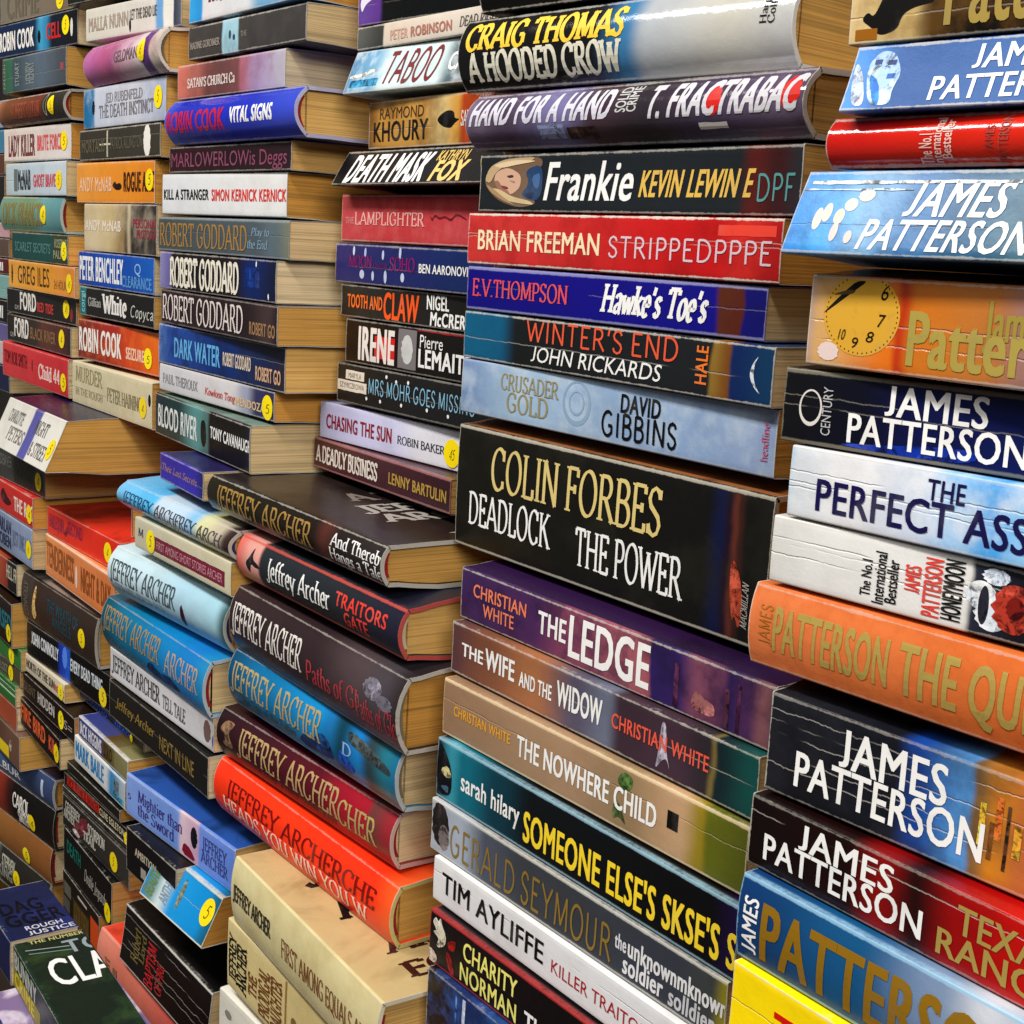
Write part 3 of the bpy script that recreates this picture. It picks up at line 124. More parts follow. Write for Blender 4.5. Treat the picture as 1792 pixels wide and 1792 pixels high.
('P','black paperback with cracked white edges and red upright lettering','3a',(-0.9992,-0.05,-0.5652,0.0175,0.1596,0.044,0.1221,0.0009,0.002),[(0.0,(24,22,20)),(1.0,(20,16,15))],[('Robert',0.0198,0.0338,0.2,0.8,(120,105,60),'rV'),('Lord',0.0353,0.0444,0.3,0.8,(120,105,60),'rV'),('BAPTISM',0.0487,0.0643,0.05,0.8,(190,45,50),'rV'),('OF FIRE',0.0686,0.0806,0.1,0.62,(190,45,50),'rV')],[],{'crease': (0.85,0.6,0.42,0.3),'edge': (235,232,225),'wear': 1,'topcol': (16,14,13),'cover': [('NEW',0.3,0.4,0.3,0.55,(140,130,80)),('BOOK',0.62,0.7,0.3,0.55,(140,130,80))],'cock': 0.006}),
('P','salmon pink paperback with gold upright lettering,under the cracked black one','3a',(-1.0567,-0.05,-0.613,0.0305,0.1702,0.0452,0.123,0.0013,0.0009),[(0.0,(235,150,130)),(0.3715,(225,130,110)),(1.0,(200,90,85))],[('Robert',0.0151,0.0275,0.1,0.66,(130,100,60),'rVB'),('Ludlum',0.0312,0.0432,0.06,0.62,(130,100,60),'rVB')],[],{'topcol': (225,75,55),'round': 0.004}),
('P','ivory paperback with worn brown lettering,under the salmon pink one','3a',(-1.0848,-0.05,-0.6558,0.0436,0.1723,0.0402,0.1251,0.0009,0.0013),[(0.0,(222,215,185)),(1.0,(205,200,165))],[('ROBERT LUDLUM',0.0101,0.0983,0.3,0.52,(175,140,95),'rB')],[],{'round': 0.004}),
('P','dark red paperback with orange lettering at the bottom edge of the photo','3a',(-1.1084,-0.05,-0.7067,0.0654,0.178,0.0488,0.1208,0.0009,0.0009),[(0.0,(170,40,35)),(0.9921,(150,35,30))],[('THE',0.0173,0.0462,0.35,0.7,(215,120,40),'sC')],[],{}),
('P','dark green book at the top edge,only its underside in view','2',(-1.2891,0.0,0.1887,0.1047,0.19,0.0257,0.1169,0.0048,0.0009),[(0.0,(32,34,30)),(0.9507,(30,32,30))],[],[],{}),
('P','white paperback with grey capitals and a blue stripe','2',(-1.2398,0.0,0.155,0.1004,0.1689,0.0247,0.1257,0.0038,0.0048),[(0.0,(212,208,196)),(0.7357,(215,212,205)),(0.7698,(110,160,205)),(0.8149,(110,160,205)),(0.8373,(222,220,212)),(0.9203,(220,218,210)),(0.9312,(60,65,85)),(1.0,(90,95,100))],[('MALLA NUNN',0.0056,0.0796,0.28,0.72,(165,150,135),'sC'),('LET THE DEAD LIE',0.0826,0.129,0.42,0.74,(95,90,85),'sC')],[('ell','figure_picture',0.0827,0.25,0.0018,0.005,(16,15,15))],{}),
('H','orchid pink hardback with a purple band and a yellow sticker','2',(-1.224,0.0,0.1194,-0.0262,0.1804,0.03,0.1254,0.0015,0.0038),[(0.0,(195,115,175)),(0.3149,(185,95,140)),(0.6212,(215,180,195)),(0.7797,(222,215,215)),(0.8008,(95,55,135)),(0.8771,(90,50,125)),(0.9045,(225,215,200)),(1.0,(215,205,190))],[('GELDMAN',0.0794,0.1343,0.4,0.68,(120,100,110),'sC')],[('stk',0.1432,0.56)],{'round': 0.008,'gloss': 0.25,'mot': ((150,60,120),20,0.5)}),
('P','pale grey blue paperback with thin serif capitals and a yellow sticker','2',(-1.2459,0.0,0.0851,-0.0044,0.1894,0.0314,0.1192,0.001,0.0015),[(0.0,(30,115,165)),(0.1249,(40,125,175)),(0.1632,(200,208,225)),(0.6096,(205,208,220)),(1.0,(170,180,205))],[('JED RUBENFELD',0.0537,0.1406,0.6,0.84,(145,140,145),'rC'),('THE DEATH INSTINCT',0.0395,0.1652,0.22,0.54,(130,125,130),'rC')],[('ell','dark_figure',0.0251,0.52,0.0035,0.006,(25,30,45)),('stk',0.1746,0.55)],{'mot': ((225,228,235),25,0.4)}),
('P','dark olive paperback with a thin white cross and an oval white sticker','2',(-1.2566,0.0,0.058,0.0,0.1872,0.0243,0.1171,0.0015,0.001),[(0.0,(60,56,46)),(1.0,(62,58,50))],[('MORTALIS',0.006,0.0638,0.25,0.65,(98,92,75),'sC'),('PATRICK ALLINGTON',0.0776,0.1503,0.3,0.68,(95,90,78),'sC')],[('rect','cross_line',0.068,0.0714,0.06,0.95,(190,185,165)),('rect','cross_line',0.0512,0.0803,0.46,0.52,(205,200,180)),('ell','price_sticker',0.1601,0.5,0.0075,0.0125,(235,232,225))],{}),
('P','orange paperback with a small black figure and dark slab capitals','2',(-1.2644,0.0,0.0228,0.0131,0.178,0.0324,0.1234,0.0009,0.0015),[(0.0,(232,160,70)),(0.5813,(228,148,50)),(1.0,(224,140,40))],[('ANDY McNAB',0.0072,0.0852,0.28,0.64,(235,195,160),'sC'),('ROGUE ASSET',0.1124,0.184,0.28,0.74,(65,30,18),'sCB')],[('poly','figure_picture',[(0.0852,0.42),(0.0931,0.55),(0.0957,0.45),(0.1035,0.5),(0.1086,0.42),(0.1061,0.32),(0.0957,0.3)],(40,22,18)),('stk',0.1931,0.55)],{}),
('P','cream and charcoal paperback with a white rope like divider and red capitals','2',(-1.2449,0.0,-0.0182,-0.0044,0.171,0.0388,0.1241,0.0009,0.0009),[(0.0,(205,190,155)),(0.3594,(205,185,140)),(0.5682,(150,125,85)),(0.6072,(90,75,55)),(0.6459,(195,180,150)),(0.6841,(52,44,44)),(1.0,(52,46,46))],[('ANDY McNAB',0.0032,0.0918,0.44,0.66,(232,220,205),'sC'),('PERSONAL',0.1208,0.1732,0.54,0.72,(150,45,70),'sB'),('PROTOCOL',0.1287,0.1734,0.32,0.5,(150,45,70),'sB')],[],{'mot': ((225,212,185),15,0.4)}),
('P','bright blue paperback with heavy white slab capitals along its left half','2',(-1.2603,0.0,-0.0488,0.0044,0.178,0.0284,0.1142,0.0009,0.0009),[(0.0,(25,70,160)),(0.6132,(20,80,175)),(1.0,(25,95,185))],[('PETER BENCHLEY',0.0032,0.1105,0.16,0.86,(232,235,240),'sCB'),('Q',0.1363,0.1502,0.5,0.8,(150,190,225),'s'),('CLEARANCE',0.1079,0.1737,0.1,0.42,(95,150,205),'sC')],[],{}),
('P','black paperback with a teal strip,a large white name and white script','2',(-1.2574,0.0,-0.0767,0.0,0.178,0.0242,0.1217,0.0023,0.0009),[(0.0,(30,110,120)),(0.0855,(40,130,135)),(0.1025,(34,32,30)),(1.0,(30,28,27))],[('Gillian',0.0228,0.0565,0.36,0.66,(160,158,155),'rB'),('White',0.058,0.1185,0.2,0.86,(235,232,228),'rB'),('Copycat',0.1264,0.1841,0.24,0.62,(205,205,200),'tI'),('corgi',0.0032,0.0137,0.1,0.85,(170,210,210),'sV')],[],{}),
('P','red and orange paperback with tall white capitals and a yellow sticker','2',(-1.2622,0.0,-0.1158,0.0349,0.178,0.0336,0.1198,0.0028,0.0023),[(0.0,(125,50,45)),(0.4741,(165,50,40)),(0.6491,(205,75,35)),(0.9787,(225,110,35))],[('ROBIN COOK',0.0032,0.1007,0.2,0.8,(238,232,225),'sCB'),('SEIZURE',0.1107,0.149,0.24,0.52,(240,205,180),'sCB')],[('stk',0.1572,0.36)],{'mot': ((240,130,40),40,0.3)}),
('P','straw coloured paperback with faint serif words,jutting over bare page edges','2',(-1.2783,0.0,-0.1561,-0.0087,0.2,0.0362,0.1192,0.0009,0.0028),[(0.0,(205,196,165)),(1.0,(208,198,168))],[('MURDER',0.0097,0.0826,0.56,0.92,(160,148,115),'r'),('IN THE ROUGH',0.0096,0.0826,0.22,0.4,(175,162,130),'r'),('PETER HAINING',0.0943,0.1771,0.3,0.62,(145,135,105),'rC')],[('stk',0.181,0.42),('ell','figure_picture',0.195,0.62,0.003,0.005,(25,22,20))],{'matte': 1,'mot': ((190,180,145),60,0.35)}),
('P','grey brown book whose spine is cropped by the top left corner','1',(-1.4955,0.0,0.1954,0.0785,0.19,0.0332,0.1184,0.0009,0.0009),[(0.0,(125,118,105)),(0.3143,(130,120,105)),(0.8569,(120,105,90))],[('CRIME',0.0179,0.0996,0.1,0.8,(105,98,85),'sC')],[('stk',0.1497,0.3)],{}),
('P','black and cyan paperback with white capitals and a yellow sticker near top left','1',(-1.5011,0.0,0.1632,0.0742,0.196,0.0295,0.118,0.0015,0.0009),[(0.0,(20,40,75)),(0.4753,(18,45,75)),(0.5623,(70,160,200)),(0.6194,(60,140,180)),(0.7037,(16,28,45)),(0.9996,(20,20,24))],[('ROBIN COOK',0.0032,0.0931,0.18,0.76,(238,235,230),'sCB'),('CELL',0.1242,0.1582,0.28,0.74,(195,45,42),'sCB')],[('ell','keyhole_picture',0.1059,0.42,0.0035,0.006,(12,16,22)),('stk',0.1701,0.6),('ell','white_mark',0.1831,0.5,0.003,0.008,(225,222,215))],{}),
('P','slate grey paperback with a green band at its left end','1',(-1.4885,0.0,0.126,0.0436,0.1726,0.0319,0.1172,0.0034,0.0015),[(0.0,(70,80,72)),(0.0364,(75,95,80)),(0.0661,(55,105,80)),(0.1443,(60,110,85)),(0.1829,(70,85,92)),(0.6077,(95,110,125)),(0.9991,(75,80,88))],[('FALLEN',0.0032,0.008,0.12,0.85,(150,165,150),'sV'),('STUART',0.0366,0.048,0.15,0.85,(150,165,165),'sV'),('HENRY',0.0674,0.0895,0.15,0.8,(130,140,140),'rVB')],[('rect','red_mark',0.1582,0.1668,0.4,0.6,(150,80,85))],{}),
('H','brown leathery hardback with dark band and a yellow sticker','1',(-1.4902,0.0,0.0955,0.0175,0.1958,0.0247,0.1227,0.002,0.0034),[(0.0,(165,110,80)),(0.1395,(120,75,45)),(0.666,(110,55,35)),(0.7153,(50,44,34)),(0.9994,(48,43,34))],[('ROBERT',0.0454,0.0906,0.2,0.76,(150,80,60),'rB'),('LUDLUM',0.094,0.1304,0.2,0.76,(150,80,60),'rB')],[('stk',0.1622,0.52),('ring','white_ring',0.1449,0.55,0.004,0.01,(200,195,180))],{'round': 0.006}),
('P','cream paperback with red and black narrow capitals and a pale sticker','1',(-1.4874,0.0,0.0617,0.0349,0.1865,0.0295,0.1168,0.0019,0.002),[(0.0,(228,216,208)),(0.9993,(220,212,208))],[('LADY KILLER',0.0136,0.0908,0.14,0.8,(120,60,58),'sCB'),('BRUTE FORCE',0.0972,0.1631,0.28,0.74,(215,95,100),'sCB')],[('stk',0.169,0.52)],{}),
('P','pale blue paperback with black and red blocks of lettering','1',(-1.4808,0.0,0.0289,0.0087,0.1818,0.0293,0.121,0.0012,0.0019),[(0.0,(190,205,210)),(0.4915,(195,210,220)),(0.9991,(205,215,225))],[('McNAB',0.0391,0.0788,0.18,0.8,(55,58,68),'sCB'),('GHOST BRAVE',0.0876,0.1531,0.26,0.64,(205,90,100),'sCB')],[('rect','grey_panel',0.0261,0.0373,0.12,0.85,(110,120,120)),('stk',0.1627,0.45)],{}),
('H','worn sea green hardback with dull gold letters and a yellow sticker','1',(-1.4921,0.0,-0.0051,0.0218,0.1807,0.0315,0.1205,0.0009,0.0012),[(0.0,(110,145,130)),(0.5287,(115,140,110)),(0.7118,(110,155,155)),(0.999,(95,140,145))],[('DICK FRANCIS',0.0106,0.1286,0.18,0.84,(140,125,70),'sC')],[('stk',0.1335,0.5)],{'round': 0.004,'matte': 0.6}),
('P','dark green paperback with pale capitals,half in shadow,and a yellow sticker','1',(-1.4635,0.0,-0.0334,-0.0087,0.178,0.026,0.1178,0.0009,0.0009),[(0.0,(30,75,72)),(0.7258,(35,80,75)),(0.7842,(60,70,45)),(1.0,(58,64,44))],[('SCARLET SECRETS',0.0116,0.1275,0.32,0.66,(85,130,125),'sC'),('ROSEMARY',0.1397,0.1815,0.56,0.86,(150,155,130),'sC'),('PALMER',0.1361,0.1798,0.18,0.46,(150,155,130),'sC')],[('stk',0.1896,0.46)],{}),  # spine colour turns from green to olive near its right end
('P','golden yellow paperback with dark capitals and a figure at its left end','1',(-1.4765,0.0,-0.0619,-0.0131,0.2127,0.0263,0.1188,0.0009,0.0009),[(0.0,(232,170,75)),(0.5933,(228,160,60)),(1.0,(224,145,70))],[('GREG ILES',0.0325,0.137,0.2,0.86,(70,55,30),'s'),('24 HOURS',0.151,0.1921,0.2,0.5,(150,105,60),'s')],[('ell','figure_picture',0.012,0.5,0.0028,0.01,(90,60,30)),('stk',0.1972,0.46)],{}),
('P','black paperback with big white capitals,red words and a yellow sticker','1',(-1.4836,0.0,-0.0876,0.0175,0.2045,0.0231,0.1209,0.0013,0.0009),[(0.0,(32,30,28)),(0.9996,(36,33,30))],[('G.M.',0.0257,0.0386,0.16,0.34,(200,195,190),'s'),('FORD',0.0424,0.0919,0.2,0.92,(232,228,222),'sCB'),('RED TIDE',0.0953,0.142,0.24,0.62,(190,70,68),'sCB')],[('stk',0.1785,0.56),('ell','red_mark',0.1923,0.35,0.004,0.006,(130,40,45))],{}),
('P','black and brown paperback with white capitals,just above the coral red one','1',(-1.4826,0.0,-0.1168,-0.0044,0.2023,0.0258,0.1258,0.0017,0.0013),[(0.0,(38,34,32)),(0.4516,(60,48,42)),(0.6311,(105,62,52)),(0.8451,(95,50,45)),(1.0,(52,42,38))],[('G.M.',0.0115,0.0236,0.16,0.34,(200,195,190),'s'),('FORD',0.0259,0.0745,0.22,0.92,(232,228,222),'sCB'),('BLACK RIVER',0.0801,0.159,0.28,0.7,(140,110,80),'sC')],[('stk',0.1777,0.55)],{'mot': ((60,40,35),25,0.4)}),
('P','coral red paperback with white script and a yellow sticker at the left edge','1',(-1.5002,0.0,-0.1558,-0.0131,0.2188,0.0338,0.1197,0.0031,0.0017),[(0.0,(215,68,72)),(1.0,(200,52,58))],[('TOM ROB SMITH',0.0059,0.0883,0.4,0.78,(120,25,35),'sC'),('Child 44',0.1267,0.1936,0.26,0.66,(245,205,200),'rB')],[('ell','dark_figure',0.1058,0.55,0.002,0.006,(130,30,40)),('stk',0.2056,0.36)],{}),
('P','steeply leaning white and navy striped paperback in front of bare page edges','1b',(-1.3371,-0.04,-0.2049,-0.0262,0.178,0.0408,0.12,0.0048,0.0031),[(0.0,(228,226,218)),(0.4925,(228,226,220)),(0.5132,(95,95,165)),(0.6253,(95,95,165)),(0.6454,(230,228,222)),(1.0,(228,226,218))],[('CHARLOTTE',0.0218,0.0682,0.58,0.84,(120,118,115),'rC'),('PETERS',0.0377,0.0876,0.22,0.5,(120,115,110),'rC'),('NIGHT',0.1056,0.1439,0.56,0.84,(95,92,90),'rC'),('& STREET',0.1148,0.1636,0.14,0.42,(110,106,104),'rC')],[('stk',0.1748,0.42)],{'cock': 0.018,'topcol': (22,22,60)}),
('P','olive black paperback with dim lettering in a pile of bare page edges','1b',(-1.4269,-0.04,-0.2408,0.0305,0.178,0.0298,0.12,0.0009,0.0048),[(0.0,(45,45,42)),(0.5088,(70,70,66)),(0.5181,(40,40,30)),(1.0,(42,40,32))],[('JEFFERY DEAVER',0.0141,0.0873,0.45,0.8,(115,115,108),'sC'),('CHASE',0.1089,0.1517,0.55,0.85,(85,85,50),'rC'),('THE NIGHT',0.0971,0.1515,0.25,0.5,(85,85,50),'rC')],[('stk',0.1608,0.42)],{}),
('P','scarlet paperback with a dark torn blot and white capitals at the left edge','1b',(-1.4327,-0.04,-0.271,-0.0087,0.1693,0.0279,0.1101,0.0009,0.0009),[(0.0,(205,55,50)),(1.0,(205,48,42))],[('THE RACE',0.11,0.1804,0.25,0.72,(240,225,215),'sCB')],[('poly','torn_blot',[(0.0635,0.55),(0.0738,0.85),(0.0852,0.6),(0.1042,0.42),(0.0887,0.25),(0.0711,0.3)],(70,20,22)),('stk',0.1906,0.42)],{}),
('P','slate blue paperback with grey capitals and a sticker,left of the orange one','1b',(-1.4384,-0.04,-0.3125,-0.0087,0.1724,0.0354,0.1095,0.0048,0.0009),[(0.0,(120,135,165)),(1.0,(150,165,195))],[('HARLAN',0.056,0.1054,0.5,0.86,(50,55,85),'sCB'),('COBEN',0.0554,0.1048,0.12,0.44,(50,55,85),'sCB'),('JUST ONE LOOK',0.109,0.175,0.3,0.7,(115,125,155),'rC')],[('stk',0.1732,0.45),('ell','black_mark',0.1906,0.4,0.002,0.008,(16,15,15))],{}),
('P','black paperback with cream capitals and a flame picture at the far left','1b',(-1.4472,-0.04,-0.3513,0.0044,0.1246,0.0288,0.118,0.0048,0.0048),[(0.0,(190,120,80)),(0.5902,(170,80,50)),(0.7431,(150,60,45)),(0.7883,(24,22,20)),(1.0,(26,24,22))],[('HELL FROM',0.0927,0.1403,0.4,0.85,(200,195,175),'sC')],[],{}),
('P','dark brown paperback with teal and orange capitals,left of the stacked hardbacks','1b',(-1.4493,-0.04,-0.3999,-0.0305,0.1234,0.0424,0.1094,0.0009,0.0048),[(0.0,(45,30,20)),(1.0,(40,26,18))],[('CURSED',0.0482,0.1227,0.32,0.72,(45,120,130),'sCB'),('EXILE',0.1268,0.1615,0.2,0.72,(205,110,40),'sCB')],[('stk',0.1752,0.3)],{}),
('P','green and yellow paperback with a bright sticker at its right end','1b',(-1.4582,-0.04,-0.421,0.0175,0.1409,0.019,0.1073,0.0009,0.0009),[(0.0,(60,110,60)),(0.8859,(65,125,60))],[],[('stk',0.1123,0.4)],{}),
('P','thin grey green paperback with a sticker,under the green and yellow one','1b',(-1.4594,-0.04,-0.4399,0.0305,0.1334,0.0166,0.1171,0.0009,0.0009),[(0.0,(70,82,76)),(0.9267,(90,78,55))],[('THE LOST',0.0527,0.0959,0.2,0.7,(130,135,125),'sC')],[('stk',0.1063,0.4)],{}),
('P','forest green paperback with pale stripes along its spine','1b',(-1.4605,-0.04,-0.4626,0.0131,0.126,0.0205,0.1114,0.0009,0.0009),[(0.0,(45,105,55)),(1.0,(60,115,60))],[],[('rect','pale_stripe',0.016,0.131,0.45,0.55,(190,215,180)),('rect','pale_stripe',0.0162,0.1311,0.75,0.8,(190,215,180))],{}),
('P','rust orange paperback wedged under the green striped one','1b',(-1.4661,-0.04,-0.4868,0.0175,0.1317,0.022,0.1154,0.0009,0.0009),[(0.0,(190,90,55)),(0.9882,(165,85,60))],[],[],{}),
('P','dark plum and ivory paperback with a bright yellow patch','1b',(-1.4675,-0.04,-0.5225,0.0,0.15,0.0335,0.1116,0.0009,0.0009),[(0.0,(60,25,30)),(0.8837,(120,90,75))],[],[('rect','yellow_patch',0.0627,0.1149,0.05,0.42,(235,210,50)),('ell','pale_rose_picture',0.121,0.5,0.004,0.006,(205,180,165))],{}),
('H','steel blue hardback with square page end,at top of the lower left pile','1b',(-1.4806,-0.04,-0.5539,0.1178,0.2,0.0292,0.1083,0.0009,0.0009),[(0.0,(90,115,150)),(0.9211,(62,80,118))],[('WILBUR',0.0376,0.124,0.2,0.5,(225,225,225),'sB')],[('rect','pale_mark',0.1725,0.1777,0.2,0.8,(190,200,220))],{'topcol': (38,28,44),'round': 0.003}),
('H','black hardback with a fiery left end,heavy white letters and sticker','1b',(-1.4824,-0.04,-0.5973,0.1222,0.2,0.0412,0.1112,0.0009,0.0009),[(0.0,(150,60,40)),(0.3701,(140,55,40)),(0.4913,(60,28,26)),(0.5334,(22,20,20)),(0.9097,(24,22,22))],[('CAROL',0.1054,0.1451,0.4,0.75,(235,232,225),'rB'),('SMITH',0.1175,0.1421,0.08,0.38,(235,232,225),'rB')],[('stk',0.1502,0.3)],{'round': 0.003,'board': (30,28,26)}),
('H','plain tan brown hardback with a yellow sticker and red brown board ends','1b',(-1.4918,-0.04,-0.6367,0.1222,0.2,0.0372,0.1072,0.0009,0.0009),[(0.0,(155,110,60)),(0.8551,(140,92,50))],[],[('stk',0.144,0.3)],{'round': 0.003,'board': (95,35,22),'matte': 0.6}),
('H','dark grey hardback with pale mottled capitals and a torn sticker','1b',(-1.4987,-0.04,-0.6795,0.1222,0.2,0.0406,0.1092,0.0009,0.0009),[(0.0,(110,130,125)),(0.3414,(130,140,130)),(0.4371,(52,50,46)),(0.7344,(48,46,42))],[('STEPHEN',0.0876,0.1192,0.52,0.82,(190,190,175),'sCB'),('KING',0.0784,0.1132,0.2,0.5,(160,160,150),'sCB')],[('stk',0.1246,0.45)],{'round': 0.003}),
('H','yellow and black hardback at the foot of the lower left pile','1b',(-1.5059,-0.04,-0.7313,0.1222,0.2,0.0496,0.1185,0.0009,0.0009),[(0.0,(90,70,20)),(0.5431,(60,45,15)),(0.629,(225,200,75)),(0.8035,(235,215,110))],[('COLLINS',0.1483,0.1579,0.05,0.9,(50,40,15),'sV'),('RUSH',0.049,0.1314,0.2,0.7,(225,195,50),'sCB')],[],{'round': 0.003,'board': (18,16,15)}),
('P','thick vermilion paperback whose cover top catches the light,with a yellow sticker','2b',(-1.2581,-0.03,-0.274,0.0218,0.1768,0.0243,0.13,0.0009,0.0009),[(0.0,(225,60,48)),(0.5129,(228,55,32)),(1.0,(215,48,28))],[('HARLEQUIN',0.0044,0.0436,0.3,0.8,(150,45,80),'sC'),('SECOND',0.0539,0.0907,0.4,0.86,(150,45,80),'sC')],[('poly','heart_picture',[(0.0435,0.3),(0.0524,0.7),(0.0553,0.5),(0.0494,0.2)],(130,25,45)),('stk',0.1505,0.5)],{'topcol': (225,62,42)}),
('P','small blue paperback lying askew on the vermilion one,bare page end towards us','2x',(-1.1354,0.03,-0.2473,-0.8378,0.055,0.03,0.055,0.0009,0.0009),[(0.0,(20,70,150)),(0.0,(60,130,215)),(0.0,(170,180,225)),(1.0,(40,80,160))],[],[('rect','white_patch',-0.033,-0.033,0.5,0.75,(225,230,240))],{'topcol': (18,40,95)}),
('P','apricot orange paperback with brown condensed capitals','2b',(-1.2636,-0.03,-0.3171,-0.0218,0.1904,0.0369,0.1192,0.0048,0.0009),[(0.0,(232,150,95)),(1.0,(225,135,78))],[('TENDERNESS',0.0032,0.0851,0.25,0.85,(150,85,40),'sC'),('NIGHT & DAY',0.1043,0.1821,0.22,0.78,(145,80,35),'sC')],[('ell','white_oval',0.0916,0.45,0.003,0.01,(235,215,205)),('stk',0.1948,0.1)],{'edge': (240,220,200)}),
('H','thick umber hardback with teal capitals,a spark and a yellow sticker','2b',(-1.3178,-0.034,-0.3669,0.0262,0.192,0.0433,0.1277,0.0013,0.0048),[(0.0,(62,52,46)),(0.1507,(70,60,54)),(0.1841,(62,44,34)),(0.4742,(60,46,42)),(1.0,(56,42,34))],[('THE WRATH OF',0.073,0.1516,0.52,0.78,(40,75,85),'sC'),('ANGELS',0.0865,0.1347,0.24,0.5,(40,75,85),'sC'),('CONNOLLY',0.0077,0.0192,0.12,0.85,(120,110,100),'sV')],[('poly','spark_picture',[(0.0286,0.2),(0.0339,0.6),(0.039,0.95),(0.0435,0.7),(0.0386,0.5),(0.0431,0.25),(0.0334,0.1)],(235,190,120)),('stk',0.1612,0.44)],{'topcol': (150,135,125),'round': 0.003}),
('P','black paperback with white capitals split by an electric blue figure','2b',(-1.3101,-0.034,-0.4013,0.048,0.2009,0.0318,0.1192,0.0009,0.0013),[(0.0,(16,15,16)),(0.3908,(14,14,18)),(0.4331,(25,60,170)),(0.5368,(40,95,205)),(0.5572,(14,13,15)),(1.0,(16,14,15))],[('JOHN CONNOLLY',0.0136,0.0828,0.42,0.78,(225,228,232),'sCB'),('EVERY DEAD THING',0.112,0.1849,0.42,0.76,(215,222,228),'sCB')],[('ell','blue_figure',0.0982,0.66,0.006,0.01,(90,140,235)),('stk',0.1862,0.3)],{}),
('P','ivory paperback with black and red capitals below the black one','2b',(-1.3148,-0.034,-0.421,0.0131,0.1106,0.016,0.1219,0.0023,0.0009),[(0.0,(215,205,185)),(1.0,(222,212,185))],[('NORTH OF THE SUN',0.0032,0.0845,0.28,0.78,(80,72,60),'sCB'),('FREE SECRETS',0.0845,0.1245,0.26,0.64,(195,80,70),'sCB')],[('stk',0.1275,0.45)],{}),
('P','brown black paperback with grey and white small capitals','2b',(-1.3246,-0.034,-0.4487,-0.0044,0.154,0.0226,0.117,0.0025,0.0023),[(0.0,(34,24,20)),(1.0,(30,20,17))],[('SILENT',0.0032,0.04,0.3,0.7,(105,90,75),'sC'),('HIDDEN',0.0471,0.0971,0.28,0.74,(200,195,190),'sCB'),('S=',0.125,0.1472,0.25,0.6,(180,170,160),'s')],[('stk',0.1169,0.46)],{}),
('P','black paperback with flame orange broken capitals and a sticker','2b',(-1.3329,-0.034,-0.4792,-0.0393,0.1365,0.0268,0.1257,0.0009,0.0025),[(0.0,(34,16,12)),(1.0,(22,14,12))],[('FIRE BIRD',0.0032,0.0898,0.28,0.84,(225,105,60),'sCB'),('KILL',0.1014,0.1314,0.3,0.8,(215,100,70),'sCB')],[('stk',0.1459,0.45)],{}),
('P','black paperback with broken blue capitals,under the gold lettered black one','2c',(-1.2027,-0.019,-0.4152,-0.0044,0.1587,0.0069,0.1223,0.0009,0.0009),[(0.0,(14,14,18)),(1.0,(16,14,16))],[('LISA SCOTTO',0.0032,0.0722,0.24,0.86,(35,85,185),'sCB'),('DEAD',0.092,0.1275,0.3,0.8,(30,75,170),'sCB')],[('stk',0.1315,0.42)],{}),
('P','white navy and olive paperback with brown letters','2c',(-1.1578,-0.035,-0.4357,-0.0131,0.1237,0.0174,0.1164,0.0017,0.0009),[(0.0,(60,70,140)),(0.4865,(70,75,130)),(0.5215,(95,75,35)),(0.7158,(110,100,60)),(0.7606,(135,130,90)),(1.0,(140,135,95))],[('JACK HIGGINS',0.0032,0.0602,0.18,0.82,(232,232,238),'sCB'),('SOLO',0.0659,0.0858,0.2,0.85,(60,45,20),'sC')],[],{'edge': (235,235,235)}),
('P','white paperback with big turquoise broken capitals','2c',(-1.1686,-0.035,-0.4641,-0.0087,0.1269,0.0223,0.1171,0.004,0.0017),[(0.0,(228,228,226)),(0.6342,(225,228,230)),(0.7446,(60,140,195)),(1.0,(190,205,215))],[('MARK BAILE',0.0032,0.0762,0.22,0.86,(30,135,195),'sCB')],[('rect','small_picture',0.1,0.1123,0.3,0.8,(110,130,145)),('rect','small_picture',0.0987,0.1231,0.05,0.28,(60,150,180))],{'edge': (235,235,230)}),
('P','very thin black paperback with a worn pale edge','2c',(-1.1891,-0.035,-0.4792,0.0087,0.1298,0.0088,0.1207,0.0019,0.004),[(0.0,(28,27,22)),(1.0,(30,28,26))],[],[],{'wear': 0.6}),
('P','black paperback with a scarlet slab and cream words and a sticker','2c',(-1.1988,-0.035,-0.4946,0.0262,0.1553,0.0121,0.1217,0.0009,0.0019),[(0.0,(22,20,19)),(1.0,(22,20,19))],[('DICK FRANCIS BANKER',0.0088,0.0842,0.26,0.86,(120,25,20),'sCB'),('CLIVE EGLETON',0.0869,0.1419,0.26,0.76,(205,195,165),'sC')],[('rect','scarlet_slab',0.0073,0.0855,0.2,0.92,(200,55,38)),('stk',0.1481,0.35)],{}),
('P','thin black paperback with scuffed edges above the grey one','2c',(-1.2022,-0.035,-0.5023,0.0305,0.1557,0.0055,0.1197,0.0009,0.0009),[(0.0,(30,28,26)),(1.0,(34,32,30))],[],[],{'wear': 0.8}),
